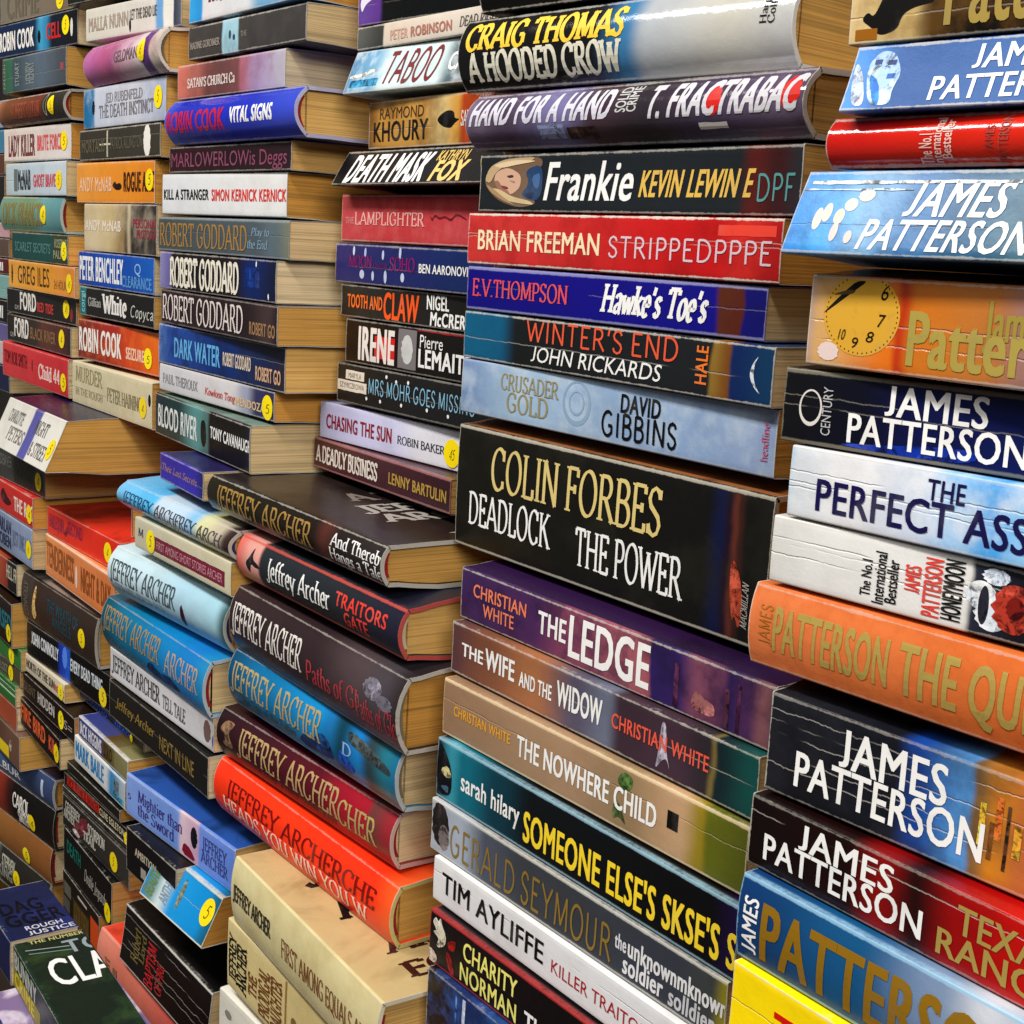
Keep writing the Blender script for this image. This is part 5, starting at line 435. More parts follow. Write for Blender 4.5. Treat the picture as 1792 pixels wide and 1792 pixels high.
# glyph: advance, strokes, serif spots (x, y)
G = {
 'A': (.86, [[(.04, 0), (.42, 1)], [(.42, 1), (.82, 0)], [(.18, .34), (.66, .34)]], [(.04, 0), (.82, 0)]),
 'B': (.70, [[(.14, 0), (.14, 1)], [(.14, .98)] + arc(.34, .76, .24, .22, 90, -90) + [(.14, .54)], [(.14, .53)] + arc(.38, .27, .27, .26, 90, -90) + [(.14, .01)]], [(.14, 0), (.14, 1)]),
 'C': (.80, [arc(.44, .5, .36, .5, 48, 312, 18), [(.69, .98), (.69, .72)], [(.69, .24), (.69, .06)]], []),
 'D': (.84, [[(.14, 0), (.14, 1)], [(.14, .98)] + arc(.34, .5, .42, .48, 90, -90, 16) + [(.14, .02)]], [(.14, 0), (.14, 1)]),
 'E': (.66, [[(.14, 0), (.14, 1)], [(.14, .98), (.60, .98)], [(.14, .52), (.48, .52)], [(.14, .02), (.62, .02)], [(.59, .98), (.59, .82)], [(.61, .02), (.61, .2)], [(.47, .42), (.47, .62)]], [(.14, 0), (.14, 1)]),
 'F': (.62, [[(.14, 0), (.14, 1)], [(.14, .98), (.58, .98)], [(.14, .52), (.46, .52)], [(.57, .98), (.57, .8)], [(.45, .42), (.45, .62)]], [(.14, 0), (.14, 1)]),
 'G': (.86, [arc(.44, .5, .36, .5, 48, 318, 18), [(.69, .98), (.69, .72)], [(.72, .10), (.72, .44)], [(.48, .43), (.74, .43)]], []),
 'H': (.86, [[(.14, 0), (.14, 1)], [(.72, 0), (.72, 1)], [(.14, .52), (.72, .52)]], [(.14, 0), (.14, 1), (.72, 0), (.72, 1)]),
 'I': (.32, [[(.16, 0), (.16, 1)]], [(.16, 0), (.16, 1)]),
 'J': (.46, [[(.30, 1), (.30, .06), (.26, -.08), (.16, -.16), (.04, -.13), (-.02, -.02)]], [(.30, 1)]),
 'K': (.80, [[(.14, 0), (.14, 1)], [(.66, 1), (.15, .45)], [(.32, .62), (.74, 0)]], [(.14, 0), (.14, 1), (.66, 1), (.74, 0)]),
 'L': (.64, [[(.14, 0), (.14, 1)], [(.14, .02), (.60, .02)], [(.59, .02), (.59, .24)]], [(.14, 0), (.14, 1)]),
 'M': (1.0, [[(.12, 0), (.16, 1)], [(.16, 1), (.50, .1)], [(.50, .1), (.84, 1)], [(.84, 1), (.88, 0)]], [(.12, 0), (.14, 1), (.88, 0), (.86, 1)]),
 'N': (.86, [[(.13, 0), (.13, 1)], [(.13, 1), (.73, 0)], [(.73, 0), (.73, 1)]], [(.13, 0), (.12, 1), (.73, 1)]),
 'O': (.88, [arc(.44, .5, .37, .5, 90, 450, 26)], []),
 'P': (.66, [[(.14, 0), (.14, 1)], [(.14, .98)] + arc(.36, .72, .24, .26, 90, -90) + [(.14, .46)]], [(.14, 0), (.14, 1)]),
 'Q': (.88, [arc(.44, .5, .37, .5, 90, 450, 26), [(.46, .14), (.84, -.18)]], []),
 'R': (.76, [[(.14, 0), (.14, 1)], [(.14, .98)] + arc(.36, .74, .23, .24, 90, -90) + [(.14, .5)], [(.36, .5), (.72, 0)]], [(.14, 0), (.14, 1), (.72, 0)]),
 'S': (.62, [S_curve(.06, 0, .5, 1), [(.52, .98), (.52, .78)], [(.09, .02), (.09, .22)]], []),
 'T': (.72, [[(.36, 0), (.36, 1)], [(.04, .98), (.68, .98)], [(.05, .98), (.05, .8)], [(.67, .98), (.67, .8)]], [(.36, 0)]),
 'U': (.82, [[(.14, 1), (.14, .3)] + arc(.40, .28, .26, .28, 180, 360) + [(.66, .3), (.66, 1)]], [(.14, 1), (.66, 1)]),
 'V': (.82, [[(.04, 1), (.41, 0)], [(.41, 0), (.78, 1)]], [(.04, 1), (.78, 1)]),
 'W': (1.14, [[(.03, 1), (.33, 0)], [(.33, 0), (.57, .9)], [(.57, .9), (.81, 0)], [(.81, 0), (1.10, 1)]], [(.03, 1), (1.10, 1), (.57, .92)]),
 'X': (.80, [[(.08, 1), (.72, 0)], [(.08, 0), (.72, 1)]], [(.08, 1), (.72, 0), (.08, 0), (.72, 1)]),
 'Y': (.78, [[(.04, 1), (.39, .46)], [(.39, .46), (.74, 1)], [(.39, .46), (.39, 0)]], [(.04, 1), (.74, 1), (.39, 0)]),
 'Z': (.70, [[(.06, .98), (.62, .98)], [(.62, .98), (.06, .02)], [(.06, .02), (.64, .02)], [(.07, .98), (.07, .8)], [(.63, .02), (.63, .2)]], []),
 'a': (.52, [[(.08, .52)] + arc(.24, .48, .17, .17, 150, 0, 8) + [(.41, .10), (.46, .02), (.52, .03)], [(.41, .36), (.2, .3), (.08, .18), (.1, .05), (.22, 0), (.41, .12)]], []),
 'b': (.56, [[(.1, 1), (.1, 0)], arc(.28, .32, .21, .33, 150, -150, 14)], [(.08, 1)]),
 'c': (.48, [arc(.27, .32, .21, .33, 50, 310, 14)], []),
 'd': (.58, [[(.46, 1), (.46, 0)], arc(.27, .32, .21, .33, 30, 330, 14)], [(.44, 1), (.5, 0)]),
 'e': (.50, [[(.07, .36), (.44, .36)] + arc(.26, .32, .19, .34, 8, 315, 16)], []),
 'f': (.34, [[(.14, 0), (.14, .8)] + arc(.28, .8, .14, .2, 180, 50, 6), [(.02, .64), (.3, .64)]], [(.14, 0)]),
 'g': (.52, [arc(.24, .42, .17, .23, 90, 450, 18), [(.16, .22), (.1, .1), (.3, .04), (.44, -.08), (.38, -.22), (.2, -.26), (.06, -.2), (.08, -.06), (.22, .02)], [(.36, .6), (.5, .66)]], []),
 'h': (.60, [[(.1, 1), (.1, 0)], [(.1, .44)] + arc(.29, .44, .19, .22, 160, 0, 8) + [(.48, 0)]], [(.08, 1), (.1, 0), (.48, 0)]),
 'i': (.28, [[(.14, .64), (.14, 0)], [(.14, .86), (.14, .97)]], [(.12, .64), (.14, 0)]),
 'j': (.28, [[(.16, .64), (.16, -.1), (.1, -.22), (.0, -.24)], [(.16, .86), (.16, .97)]], [(.14, .64)]),
 'k': (.56, [[(.1, 1), (.1, 0)], [(.46, .64), (.12, .28)], [(.22, .38), (.5, 0)]], [(.08, 1), (.1, 0), (.46, .64), (.5, 0)]),
 'l': (.28, [[(.14, 1), (.14, 0)]], [(.12, 1), (.14, 0)]),
 'm': (.90, [[(.1, .64), (.1, 0)], [(.1, .44)] + arc(.27, .44, .17, .22, 160, 0, 8) + [(.44, 0)], [(.44, .44)] + arc(.61, .44, .17, .22, 160, 0, 8) + [(.78, 0)]], [(.08, .64), (.1, 0), (.44, 0), (.78, 0)]),
 'n': (.60, [[(.1, .64), (.1, 0)], [(.1, .44)] + arc(.29, .44, .19, .22, 160, 0, 8) + [(.48, 0)]], [(.08, .64), (.1, 0), (.48, 0)]),
 'o': (.54, [arc(.27, .33, .21, .33, 90, 450, 22)], []),
 'p': (.56, [[(.1, .64), (.1, -.3)], arc(.28, .32, .21, .33, 150, -150, 14)], [(.08, .64), (.1, -.3)]),
 'r': (.42, [[(.1, .64), (.1, 0)], [(.1, .42), (.18, .58), (.3, .65), (.38, .6)]], [(.08, .64), (.1, 0)]),
 's': (.42, [S_curve(.05, 0, .32, .66)], []),
 't': (.34, [[(.14, .86), (.14, .14), (.2, .02), (.32, .06)], [(.02, .64), (.3, .64)]], []),
 'u': (.60, [[(.1, .64), (.1, .2)] + arc(.28, .2, .18, .2, 180, 340, 8) + [(.48, .2)], [(.48, .64), (.48, 0)]], [(.08, .64), (.46, .64), (.52, 0)]),
 'v': (.54, [[(.03, .64), (.27, 0)], [(.27, 0), (.51, .64)]], [(.03, .64), (.51, .64)]),
 'w': (.78, [[(.03, .64), (.22, 0)], [(.22, 0), (.39, .58)], [(.39, .58), (.56, 0)], [(.56, 0), (.75, .64)]], [(.03, .64), (.75, .64)]),
 'x': (.54, [[(.05, .64), (.49, 0)], [(.05, 0), (.49, .64)]], []),
 'y': (.54, [[(.03, .64), (.27, 0)], [(.51, .64), (.27, 0), (.17, -.22), (.04, -.26)]], [(.03, .64), (.51, .64)]),
 '4': (.60, [[(.44, 0), (.44, 1)], [(.44, 1), (.04, .28)], [(.04, .28), (.58, .28)]], []),
 '5': (.56, [[(.46, .98), (.14, .98)], [(.14, .98), (.1, .55)], [(.1, .55)] + arc(.24, .31, .24, .31, 110, -140, 12)], []),
 "'": (.22, [[(.12, 1), (.08, .72)]], []),
 '.': (.22, [[(.1, 0), (.1, .09)]], []),
 '&': (.80, [[(.74, .4), (.5, .04), (.3, -.01), (.1, .14), (.12, .36), (.44, .66), (.42, .88), (.28, .98), (.16, .84), (.24, .6), (.72, 0)]], []),
}
def pen_text(s, style):
    roman = 'r' in style
    bold = 'B' in style
    thick, thin = (.150, .055) if roman else (.105, .105)
    if roman and bold: thick, thin = .23, .11
    if not roman and bold: thick = thin = .14
    verts, faces = [], []
    x0, lay = 0.0, 0
    nib = math.radians(18)
    def ribbon(pts):
        nonlocal lay
        base = len(verts)
        n = len(pts)
        closed = math.dist(pts[0], pts[-1]) < 1e-6
        for k in range(n):
            a = pts[k - 1] if k else (pts[-2] if closed else pts[0])
            c = pts[k + 1] if k < n - 1 else (pts[1] if closed else pts[-1])
            dx, dy = c[0] - a[0], c[1] - a[1]
            l = math.hypot(dx, dy) or 1
            dx /= l; dy /= l
            w = thick if not roman else thin + (thick - thin) * abs(math.sin(math.atan2(dy, dx) - nib))
            px, py = -dy * w / 2, dx * w / 2
            verts.append((x0 + pts[k][0] + px, pts[k][1] + py, lay)); verts.append((x0 + pts[k][0] - px, pts[k][1] - py, lay))
            if k: faces.append((base + 2 * k - 2, base + 2 * k - 1, base + 2 * k + 1, base + 2 * k))
        lay += 1
    for ch in s:
        if ch == ' ':
            x0 += .34; continue
        g = G.get(ch) or G.get(ch.upper()) or G["'"]
        for st in g[1]:
            if not roman and len(st) == 2 and ch in 'CGSEFLTZ' and st[0][0] != .72 and abs(st[0][0] - st[1][0]) < 1e-6 and abs(st[0][1] - st[1][1]) < .5: continue
            ribbon(st)
        if roman:
            sw, sh = (.15, .045) if not bold else (.19, .10)
            for sx, sy in g[2]:
                sh2 = sh if sy < .3 else -sh
                b = len(verts)
                verts.extend([(x0 + sx - sw, sy, lay), (x0 + sx + sw, sy, lay), (x0 + sx + sw * .9, sy + sh2, lay), (x0 + sx - sw * .9, sy + sh2, lay)])
                faces.append((b, b + 1, b + 2, b + 3) if sh2 > 0 else (b + 3, b + 2, b + 1, b))
                lay += 1
        x0 += g[0] + (.05 if roman else .10)
    return verts, faces, 1.0

# ---- sans lettering from Blender's own font, one mesh per word
jobs = {}
for bk in BOOKS:
    for tx in list(bk[5]) + [(cv[0], 0, 0, 0, 0, 0, 'sB') for cv in bk[7].get('cover', ())]:
        st = tx[6]
        if 's' in st: jobs[(tx[0], 'C' if 'C' in st else '', 'B' if 'B' in st else '')] = None
jobs[('H', '', '')] = None; jobs[('H', '', 'B')] = None; jobs[('H', 'C', '')] = None; jobs[('H', 'C', 'B')] = None
tmp = []
for k in jobs:
    cu = bpy.data.curves.new('lettering', 'FONT')
    cu.body = k[0]; cu.resolution_u = 3
    cu.space_character = 1.0 + {('', ''): 0.0, ('', 'B'): .05, ('C', ''): .07, ('C', 'B'): .10}[(k[1], k[2])]
    ob = bpy.data.objects.new('lettering', cu)
    C.objects.link(ob); tmp.append((k, ob))
dg = bpy.context.evaluated_depsgraph_get(); dg.update()
for k, ob in tmp:
    me = bpy.data.meshes.new_from_object(ob.evaluated_get(dg))
    jobs[k] = ([tuple(v.co) for v in me.vertices], [tuple(p.vertices) for p in me.polygons])
    bpy.data.meshes.remove(me)
def lift_j(vs, fs):
    par = list(range(len(vs)))
    def root(a):
        while par[a] != a:
            par[a] = par[par[a]]; a = par[a]
        return a
    for f in fs:
        for q in f[1:]: par[root(q)] = root(f[0])
    comp = {}
    for q in range(len(vs)): comp.setdefault(root(q), []).append(q)
    vs = list(vs)
    for ids in comp.values():
        lo = min(vs[q][1] for q in ids); hi = max(vs[q][1] for q in ids)
        if lo < -.08:
            for q in ids: vs[q] = (vs[q][0], (vs[q][1] - lo) * hi / (hi - lo), vs[q][2])
    return vs, fs
for k in jobs:
    if 'J' in k[0] and k[0].upper() == k[0]: jobs[k] = lift_j(*jobs[k])
for k, ob in tmp:
    cu = ob.data
    bpy.data.objects.remove(ob); bpy.data.curves.remove(cu)
def cap_height(c, b):
    return max(v[1] for v in jobs[('H', c, b)][0])

def lettering(s, style):
    """flat outline in text units: verts (x, y, layer), faces, cap height"""
    if 's' in style:
        c, b = ('C' if 'C' in style else ''), ('B' if 'B' in style else '')
        vs, fs = jobs[(s, c, b)]
        # weight is added by laying shifted copies over one another, each a hair above the last
        d = {('', ''): 0.0, ('', 'B'): .020, ('C', ''): .032, ('C', 'B'): .046}[(c, b)]
        sh = [(0, 0)] if d == 0 else [(-d, -d * .35), (d, -d * .35), (-d, d * .35), (d, d * .35), (0, 0)]
        vv, ff = [], []
        for lay, (ax, ay) in enumerate(sh):
            n = len(vv)
            vv += [(v[0] + ax, v[1] + ay, lay) for v in vs]
            ff += [tuple(q + n for q in f) for f in fs]
        return vv, ff, cap_height(c, b)
    return pen_text(s, style)

def fit_text(s, style, w, h):
    """scale the lettering into a box w wide whose cap height is h"""
    vs, fs, ch = lettering(s, style)
    xa = min(v[0] for v in vs); xb = max(v[0] for v in vs)
    sh = .22 * h if 'I' in style else 0
    kx = (w - sh) / (xb - xa); ky = h / ch
    out = []
    for v in vs:
        yy = v[1] * ky
        out.append(((v[0] - xa) * kx + (sh * yy / h if sh else 0), yy, v[2]))
    return out, fs

# ------------------------------------------------------------------ one book
NSEG = 10
class Spine:
    def __init__(s, L, T, lb, ck, bulge):
        s.L, s.T, s.lb, s.ck, s.bulge = L, T, lb, ck, bulge
    def y(s, v):
        w = 2 * v - 1
        return -s.ck * (1 - v) - s.bulge * (1 - abs(w) ** 2.2)
    def yl(s, v):                                   # the profile as it is meshed, straight between its points
        v = min(max(v, 0.0), 1.0)
        k = min(int(v * NSEG), NSEG - 1); f = v * NSEG - k
        return s.y(k / NSEG) * (1 - f) + s.y((k + 1) / NSEG) * f

def onto_spine(name, vs, fs, sp, mat, parent, lift):
    """wrap a flat shape (x, height above the spine's lower edge, layer) onto the spine"""
    bm = bmesh.new()
    bv = [bm.verts.new(v) for v in vs]
    for f in fs:
        try: bm.faces.new([bv[k] for k in f])
        except ValueError: pass
    if abs(sp.bulge) > 0.0001:
        for k in range(1, NSEG):
            bmesh.ops.bisect_plane(bm, geom=bm.verts[:] + bm.edges[:] + bm.faces[:], plane_co=(0, sp.T * k / NSEG, 0), plane_no=(0, 1, 0), dist=1e-7)
    bmesh.ops.triangulate(bm, faces=bm.faces[:])
    for f in bm.faces:                              # all faces look out of the spine
        if f.normal.z < 0: f.normal_flip()
    for v in bm.verts:
        x, h, lay = v.co
        v.co = (x, sp.yl(h / sp.T) - lift - lay * 0.0000025, sp.lb + h)
    me = bpy.data.meshes.new(name)
    bm.to_mesh(me); bm.free()
    me.materials.append(mat)
    o = bpy.data.objects.new(name, me)
    C.objects.link(o); o.parent = parent
    return o

def ellipse(cx, cy, rx, ry, n=28, z=0):
    return [(cx + rx * math.cos(2 * math.pi * k / n), cy + ry * math.sin(2 * math.pi * k / n), z) for k in range(n)]

PART_WORDS = {'price_sticker'}
def make_book(i, kind, label, stack, dims, cols, texts, arts, o):
    x, y, z, yaw, L, T, D, lb, lt = dims
    hard = kind == 'H'
    H = lb + T + lt
    root = bpy.data.objects.new('hardback_book' if hard else 'paperback_book', None)
    root.empty_display_size = 0.02
    C.objects.link(root)
    root.location = (x, y, z); root.rotation_euler = (0, 0, yaw)
    root['label'] = label; root['category'] = 'book'; root['group'] = 'second hand books stacked in the wall of books'
    rr = random.Random(i * 13 + 5)
    bulge = o.get('round', (0.0 if not hard else 0.003))
    if 'square' in o: bulge = 0.0006
    if not hard and 'round' not in o: bulge = rr.choice((0.0002, -0.0003, 0.00025, 0.0003))
    sp = Spine(L, T, lb, o.get('cock', 0.0), bulge)
    tcov = 0.0024 if hard else 0.00045
    # outer profile from the back edge underneath, round the spine, to the back edge on top (y, z)
    bk = 0.0016 if hard else 0.001
    prof = [(D, 0.0), (.034, 0.0), (0.019, lb * .35), (0.0075 + sp.y(0) * .5, (lb - min(.0010, lb * .75)) * .9)]
    for k in range(NSEG + 1):
        v = k / NSEG
        prof.append((sp.y(v), lb + T * v))
    rt_, rb_ = min(.0010, lt * .75), min(.0010, lb * .75)
    fold = lambda r, a: (r * (1 - math.cos(math.radians(a))), r * math.sin(math.radians(a)))
    for a in (30, 60, 90):
        fy, fz = fold(rt_, a); prof.append((sp.y(1) + fy, lb + T + fz))
    for a in (30, 60, 90):
        fy, fz = fold(rb_, a); prof.insert(4, (sp.y(0) + fy, lb - fz))
    prof += [(0.0075 + sp.y(1) * .5, lb + T + rt_ + (lt - rt_) * .1), (0.019, lb + T + rt_ + (lt - rt_) * .6), (.034, H), (D, H)]
    n = len(prof)
    inn = []
    for k in range(n):
        a = prof[max(k - 1, 0)]; c = prof[min(k + 1, n - 1)]
        dx, dz = c[0] - a[0], c[1] - a[1]
        l = math.hypot(dx, dz) or 1
        nx, nz = dz / l, -dx / l                    # inward
        if k == 0: nx, nz = 0, 1
        if k == n - 1: nx, nz = 0, -1
        inn.append((prof[k][0] + nx * tcov, prof[k][1] + nz * tcov))
    ends = [0.0, L]
    verts, faces = [], []
    for e in ends:
        verts += [(e, p[0], p[1]) for p in prof]
        verts += [(e, p[0], p[1]) for p in inn]
    A, AI, B, BI = 0, n, 2 * n, 3 * n
    for k in range(n - 1):
        faces.append((A + k, B + k, B + k + 1, A + k + 1))
        faces.append((AI + k, AI + k + 1, BI + k + 1, BI + k))
        faces.append((A + k, A + k + 1, AI + k + 1, AI + k))
        faces.append((B + k, BI + k, BI + k + 1, B + k + 1))
    faces.append((A, AI, BI, B)); faces.append((A + n - 1, B + n - 1, BI + n - 1, AI + n - 1))
    mat = cover_material(i, L, T, lb, H, cols, o, hard)
    cover = link_mesh('cover', verts, faces, mat, root, smooth=38)
    if hard and ('board' in o):
        cover.data.materials.append(board_material(o['board']))
        mi = [1 if (len(set(round(verts[q][0], 6) for q in f)) == 1) else 0 for f in faces]
        cover.data.polygons.foreach_set('material_index', mi)
    # page block
    ins = 0.0032 if hard else 0.0004
    gap = 0.0004
    pp = []
    for k, (a, b2) in enumerate(inn):
        yy = a + (gap if 2 < k < n - 3 else 0)
        if k in (0, n - 1): yy = D - (0.004 if hard else 0.0005)
        zz = b2 + (gap * .5 if k < n // 2 else -gap * .5)
        if hard: yy = max(yy, -0.2)
        pp.append((yy, zz))
    verts = [(ins, p[0], p[1]) for p in pp] + [(L - ins, p[0], p[1]) for p in pp]
    faces = [tuple(range(n - 1, -1, -1)), tuple(range(n, 2 * n))]
    faces = [tuple(reversed(f)) for f in faces]
    for k in range(n):
        q = (k + 1) % n
        faces.append((k, q, n + q, n + k))
    pages = link_mesh('pages', verts, faces, PAPERS[o.get('paper', (i * 7 + (2 if hard else 0)) % 5)], root)
    bm = bmesh.new(); bm.from_mesh(pages.data); bmesh.ops.recalc_face_normals(bm, faces=bm.faces[:]); bm.to_mesh(pages.data); bm.free()
    if hard:                                        # head band at the near end
        hb = []
        for k in range(9):
            v = .18 + .64 * k / 8
            hb.append((sp.y(v) + tcov + .0012, lb + T * v))
        vs = [(L - ins + .0006, a + d, b2) for a, b2 in hb for d in (0, .0022)]
        link_mesh('headband', vs, [(2 * k, 2 * k + 1, 2 * k + 3, 2 * k + 2) for k in range(8)], ink(rr.choice(((150, 40, 40), (190, 180, 150), (50, 60, 110), (120, 110, 90)))), root)
    lift = 0.00012
    # printed shapes
    for q, a in enumerate(arts):
        lf = lift + q * 0.000022
        if a[0] == 'stk':
            cx, cy = a[1], a[2] * T
            r = min(0.0086, T * .46)
            cx = min(max(cx, r + .001), L - r - .001)
            st = onto_spine('price_sticker', ellipse(cx, cy, r * rr.uniform(.92, 1.0), r), [tuple(range(28))], sp, ink(rr.choice(((250, 226, 20), (246, 220, 30), (250, 232, 40))), .5), root, lift + 0.0004)
            vs, fs = fit_text(rr.choice(('5', '45', '4', '5')), 'tI', r * rr.uniform(.5, .9), r * rr.uniform(.7, 1.0))
            onto_spine('price_mark', [(cx - r * .3 + v[0], cy - r * .45 + v[1], v[2]) for v in vs], fs, sp, ink((95, 88, 25), .5), st, lift + 0.00046)
        elif a[0] == 'rect':
            nm, xa, xb, va, vb, col = a[1:]
            xa, xb = max(xa, .0004), min(xb, L - .0004)
            if xb - xa < .0003: continue
            k = max(1, int((xb - xa) / .004))
            jit = lambda: rr.uniform(-.00018, .00018)
            lo = [(xa + (xb - xa) * j / k, va * T + (jit() if 0 < j < k else 0), 0) for j in range(k + 1)]
            hi = [(xa + (xb - xa) * j / k, vb * T + (jit() if 0 < j < k else 0), 0) for j in range(k + 1)]
            onto_spine(nm, lo + hi, [(j, j + 1, k + 2 + j, k + 1 + j) for j in range(k)], sp, ink(col, pic=nm.endswith('picture')), root, lf)
        elif a[0] == 'ell':
            nm, cx, v, rx, ry, col = a[1:]
            pts = ellipse(cx, v * T, rx, ry, 26)
            if rx > .003:
                pts = [(cx + (p[0] - cx) * (1 + .10 * math.sin(3 * j + i) * (nm != 'clock_face') + rr.uniform(-.04, .04) * (nm not in ('clock_face', 'white_oval', 'price_sticker'))), v * T + (p[1] - v * T), 0) for j, p in enumerate(pts)]
            pts = [(min(max(p[0], .0003), L - .0003), min(max(p[1], .0002), T - .0002), 0) for p in pts]
            pts = [p for j, p in enumerate(pts) if math.dist(p, pts[j - 1]) > 1e-6]
            onto_spine(nm, pts, [tuple(range(len(pts)))], sp, ink(col, pic=nm.endswith('picture')), root, lf)
            if nm == 'clock_face':
                k = 0
                mv, mf = [], []
                for s in range(48):
                    an = 2 * math.pi * s / 48
                    px, py = cx + rx * .93 * math.cos(an), v * T + ry * .93 * math.sin(an)
                    if 0 < py < T * .98:
                        mv += ellipse(px, py, .0003, .0004, 6); mf.append(tuple(range(k, k + 6))); k += 6
                onto_spine('minute_marks', mv, mf, sp, ink((90, 50, 15)), root, lf + .00002)
        elif a[0] == 'ring':
            nm, cx, v, rx, ry, col = a[1:]
            oo = ellipse(cx, v * T, rx, ry, 36)
            ii = ellipse(cx, v * T + ry * .06, rx * .84, ry * .84, 36)
            onto_spine(nm, oo + ii, [(j, (j + 1) % 36, 36 + (j + 1) % 36, 36 + j) for j in range(36)], sp, ink(col, pic=nm.endswith('picture')), root, lf)
        elif a[0] == 'poly':
            nm, pts, col = a[1:]
            pl = [(min(max(p[0], .0003), L - .0003), min(max(p[1], .005), .995) * T, 0) for p in pts]
            # round the outline a little so that it does not read as a cut polygon
            for it in range(2 if len(pl) > 4 else 1):
                nn = []
                for j in range(len(pl)):
                    a0, b0 = pl[j], pl[(j + 1) % len(pl)]
                    nn += [tuple(a0[d] * .78 + b0[d] * .22 for d in range(3)), tuple(a0[d] * .22 + b0[d] * .78 for d in range(3))]
                pl = nn
            onto_spine(nm, pl, [tuple(range(len(pl)))], sp, ink(col, pic=nm.endswith('picture')), root, lf)
    # lettering
    for q, (s, xa, xb, va, vb, col, st) in enumerate(texts):
        foil = (150 < col[0] < 215 and col[2] < col[0] - 55 and col[1] > 110)
        mt = ink(col, .36 if foil else .42, foil)
        if 'V' in st:
            vs, fs = fit_text(s, st.replace('V', ''), (vb - va) * T, xb - xa)
            vs = [(xb - v[1], va * T + v[0], v[2]) for v in vs]
        else:
            vs, fs = fit_text(s, st, xb - xa, (vb - va) * T)
            vs = [(xa + v[0], va * T + v[1], v[2]) for v in vs]
        # lettering that would run off the spine is cut by its end and edges
        bm = bmesh.new()
        bv = [bm.verts.new(v) for v in vs]
        for f in fs:
            try: bm.faces.new([bv[k] for k in f])
            except ValueError: pass
        for co, no in (((L - .0005, 0, 0), (1, 0, 0)), ((.0005, 0, 0), (-1, 0, 0)), ((0, T * .995, 0), (0, 1, 0)), ((0, T * .005, 0), (0, -1, 0))):
            bmesh.ops.bisect_plane(bm, geom=bm.verts[:] + bm.edges[:] + bm.faces[:], plane_co=co, plane_no=no, dist=1e-8, clear_outer=True)
        bm.verts.index_update()
        vs = [tuple(v.co) for v in bm.verts]; fs = [tuple(v.index for v in f.verts) for f in bm.faces]
        bm.free()
        if fs: onto_spine('lettering', vs, fs, sp, mt, root, lift + 0.00012 + q * 0.00001)
    # lettering on the front cover, where the cover faces up in view
    for (s, ua, ub, da, db, col) in o.get('cover', ()):
        vs, fs = fit_text(s, 'rB' if stack != 'F' else 'sB', (db - da) * D, (ub - ua) * L)
        bm = bmesh.new()
        bv = [bm.verts.new((ub * L - v[1], da * D + v[0], H + .0002 + v[2] * .0000025)) for v in vs]
        for f in fs:
            try: bm.faces.new([bv[k] for k in f])
            except ValueError: pass
        for co, no in (((0, D - .001, 0), (0, 1, 0)), ((L - .001, 0, 0), (1, 0, 0)), ((.001, 0, 0), (-1, 0, 0))):
            bmesh.ops.bisect_plane(bm, geom=bm.verts[:] + bm.edges[:] + bm.faces[:], plane_co=co, plane_no=no, dist=1e-8, clear_outer=True)
        for f in bm.faces:
            if f.normal.z < 0: f.normal_flip()
        me = bpy.data.meshes.new('cover_lettering'); bm.to_mesh(me); bm.free()
        me.materials.append(ink(col))
        ob = bpy.data.objects.new('cover_lettering', me); C.objects.link(ob); ob.parent = root
    for (nm, u0, d0, u1, d1, col) in o.get('coverart', ()):
        w = .0012
        link_mesh('cover_drawing', [(u0 * L, d0 * D, H + .00015), (u0 * L + w, d0 * D, H + .00015), (u1 * L + w, d1 * D, H + .00015), (u1 * L, d1 * D, H + .00015)], [(0, 1, 2, 3)], ink(col), root)
    return root

for i, bk in enumerate(BOOKS):
    make_book(i, *bk)

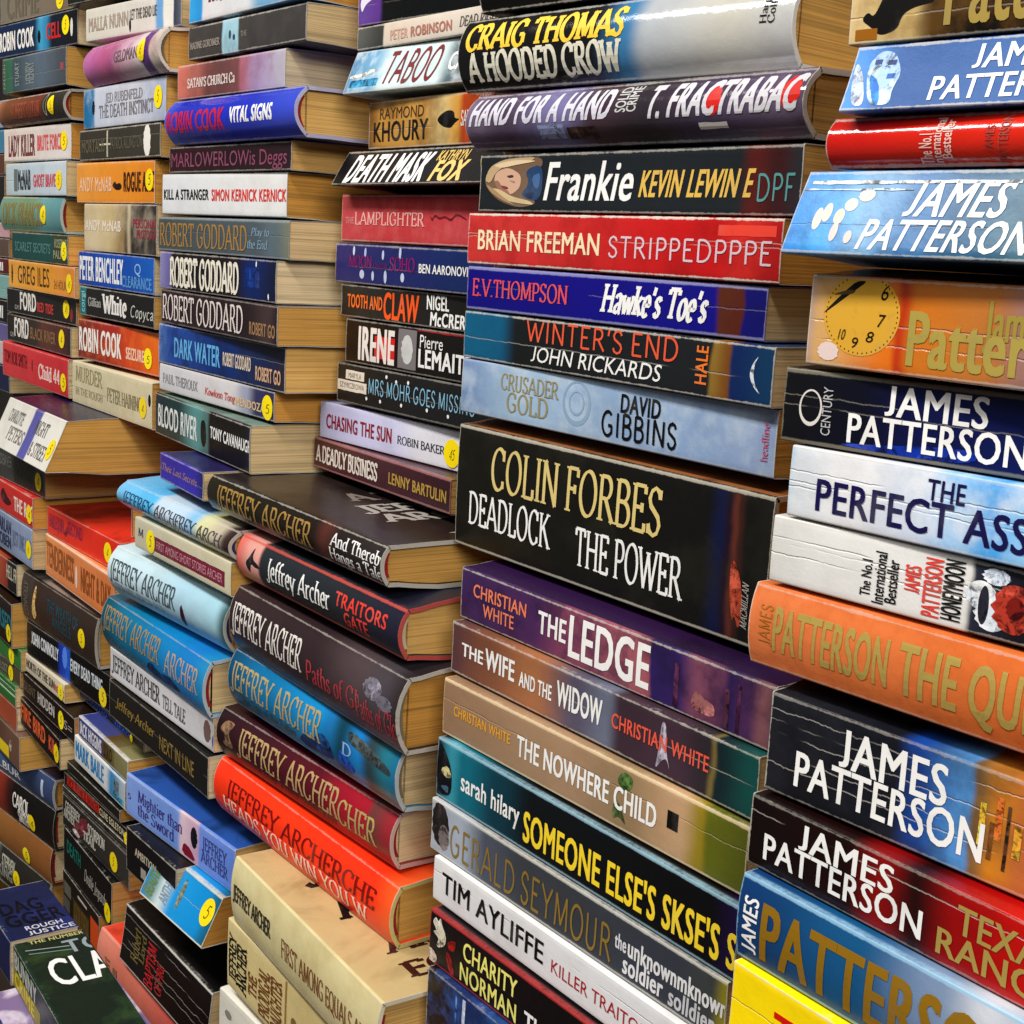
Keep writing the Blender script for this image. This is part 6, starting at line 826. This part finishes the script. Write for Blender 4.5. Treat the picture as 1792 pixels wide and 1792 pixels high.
# ------------------------------------------------------------------ what the stacks stand on, mostly out of sight
def structure(name, x0, x1, y0, y1, z0, z1, col):
    vs = [(x, y, z) for z in (z0, z1) for y in (y0, y1) for x in (x0, x1)]
    fs = [(0, 2, 3, 1), (4, 5, 7, 6), (0, 1, 5, 4), (2, 6, 7, 3), (0, 4, 6, 2), (1, 3, 7, 5)]
    mt = bpy.data.materials.new('stained_wood'); mt.use_nodes = True
    t = mt.node_tree; b = t.nodes['Principled BSDF']
    tc = t.nodes.new('ShaderNodeTexCoord')
    mp = t.nodes.new('ShaderNodeMapping'); mp.inputs['Scale'].default_value = (2, 30, 30)
    t.links.new(tc.outputs['Object'], mp.inputs['Vector'])
    g = noise(t, mp.outputs[0], 3, 5, 0.6, 0.4)
    t.links.new(mixc(t, g, rgba(col), rgba(tuple(int(c * .6) for c in col))), b.inputs['Base Color'])
    b.inputs['Roughness'].default_value = .6
    o = link_mesh(name, vs, fs, mt, None)
    o['kind'] = 'structure'
    return o
WOOD = (58, 42, 30)
structure('table_top', -3.0, 1.2, -.9, .9, -.82, -.781, WOOD)
structure('wall', -3.5, 1.5, .42, .46, -.9, .9, (70, 62, 54))
structure('display_block', -0.3390, -0.1290, -0.0130, 0.1023, -.78, -0.2945, WOOD)
structure('display_block', -0.5599, -0.3499, -0.0090, 0.1010, -.78, -0.4094, WOOD)
structure('display_block', -0.7914, -0.6374, -0.0230, 0.0762, -.78, -0.5277, WOOD)
structure('display_block', -1.0964, -0.9424, -0.0150, 0.0708, -.78, -0.7073, WOOD)
structure('display_block', -1.4939, -1.3179, -0.0050, 0.0785, -.78, -0.7319, WOOD)
structure('display_block', -1.3209, -1.2085, 0.0010, 0.0917, -.78, -0.4798, WOOD)
structure('display_block', -1.1913, -1.1078, 0.0000, 0.0831, -.78, -0.6224, WOOD)
structure('display_block', -0.9664, -0.9004, -0.0230, 0.0611, -.78, -0.4816, WOOD)
structure('display_block', -0.9530, -0.7870, -0.1340, -0.0790, -.78, -0.5823, WOOD)
structure('display_block', -1.7109, -1.5811, 0.0700, 0.3000, -.78, -0.1801, WOOD)
structure('display_block', -1.2663, -1.0903, 0.0950, 0.3000, -.78, -0.1567, WOOD)
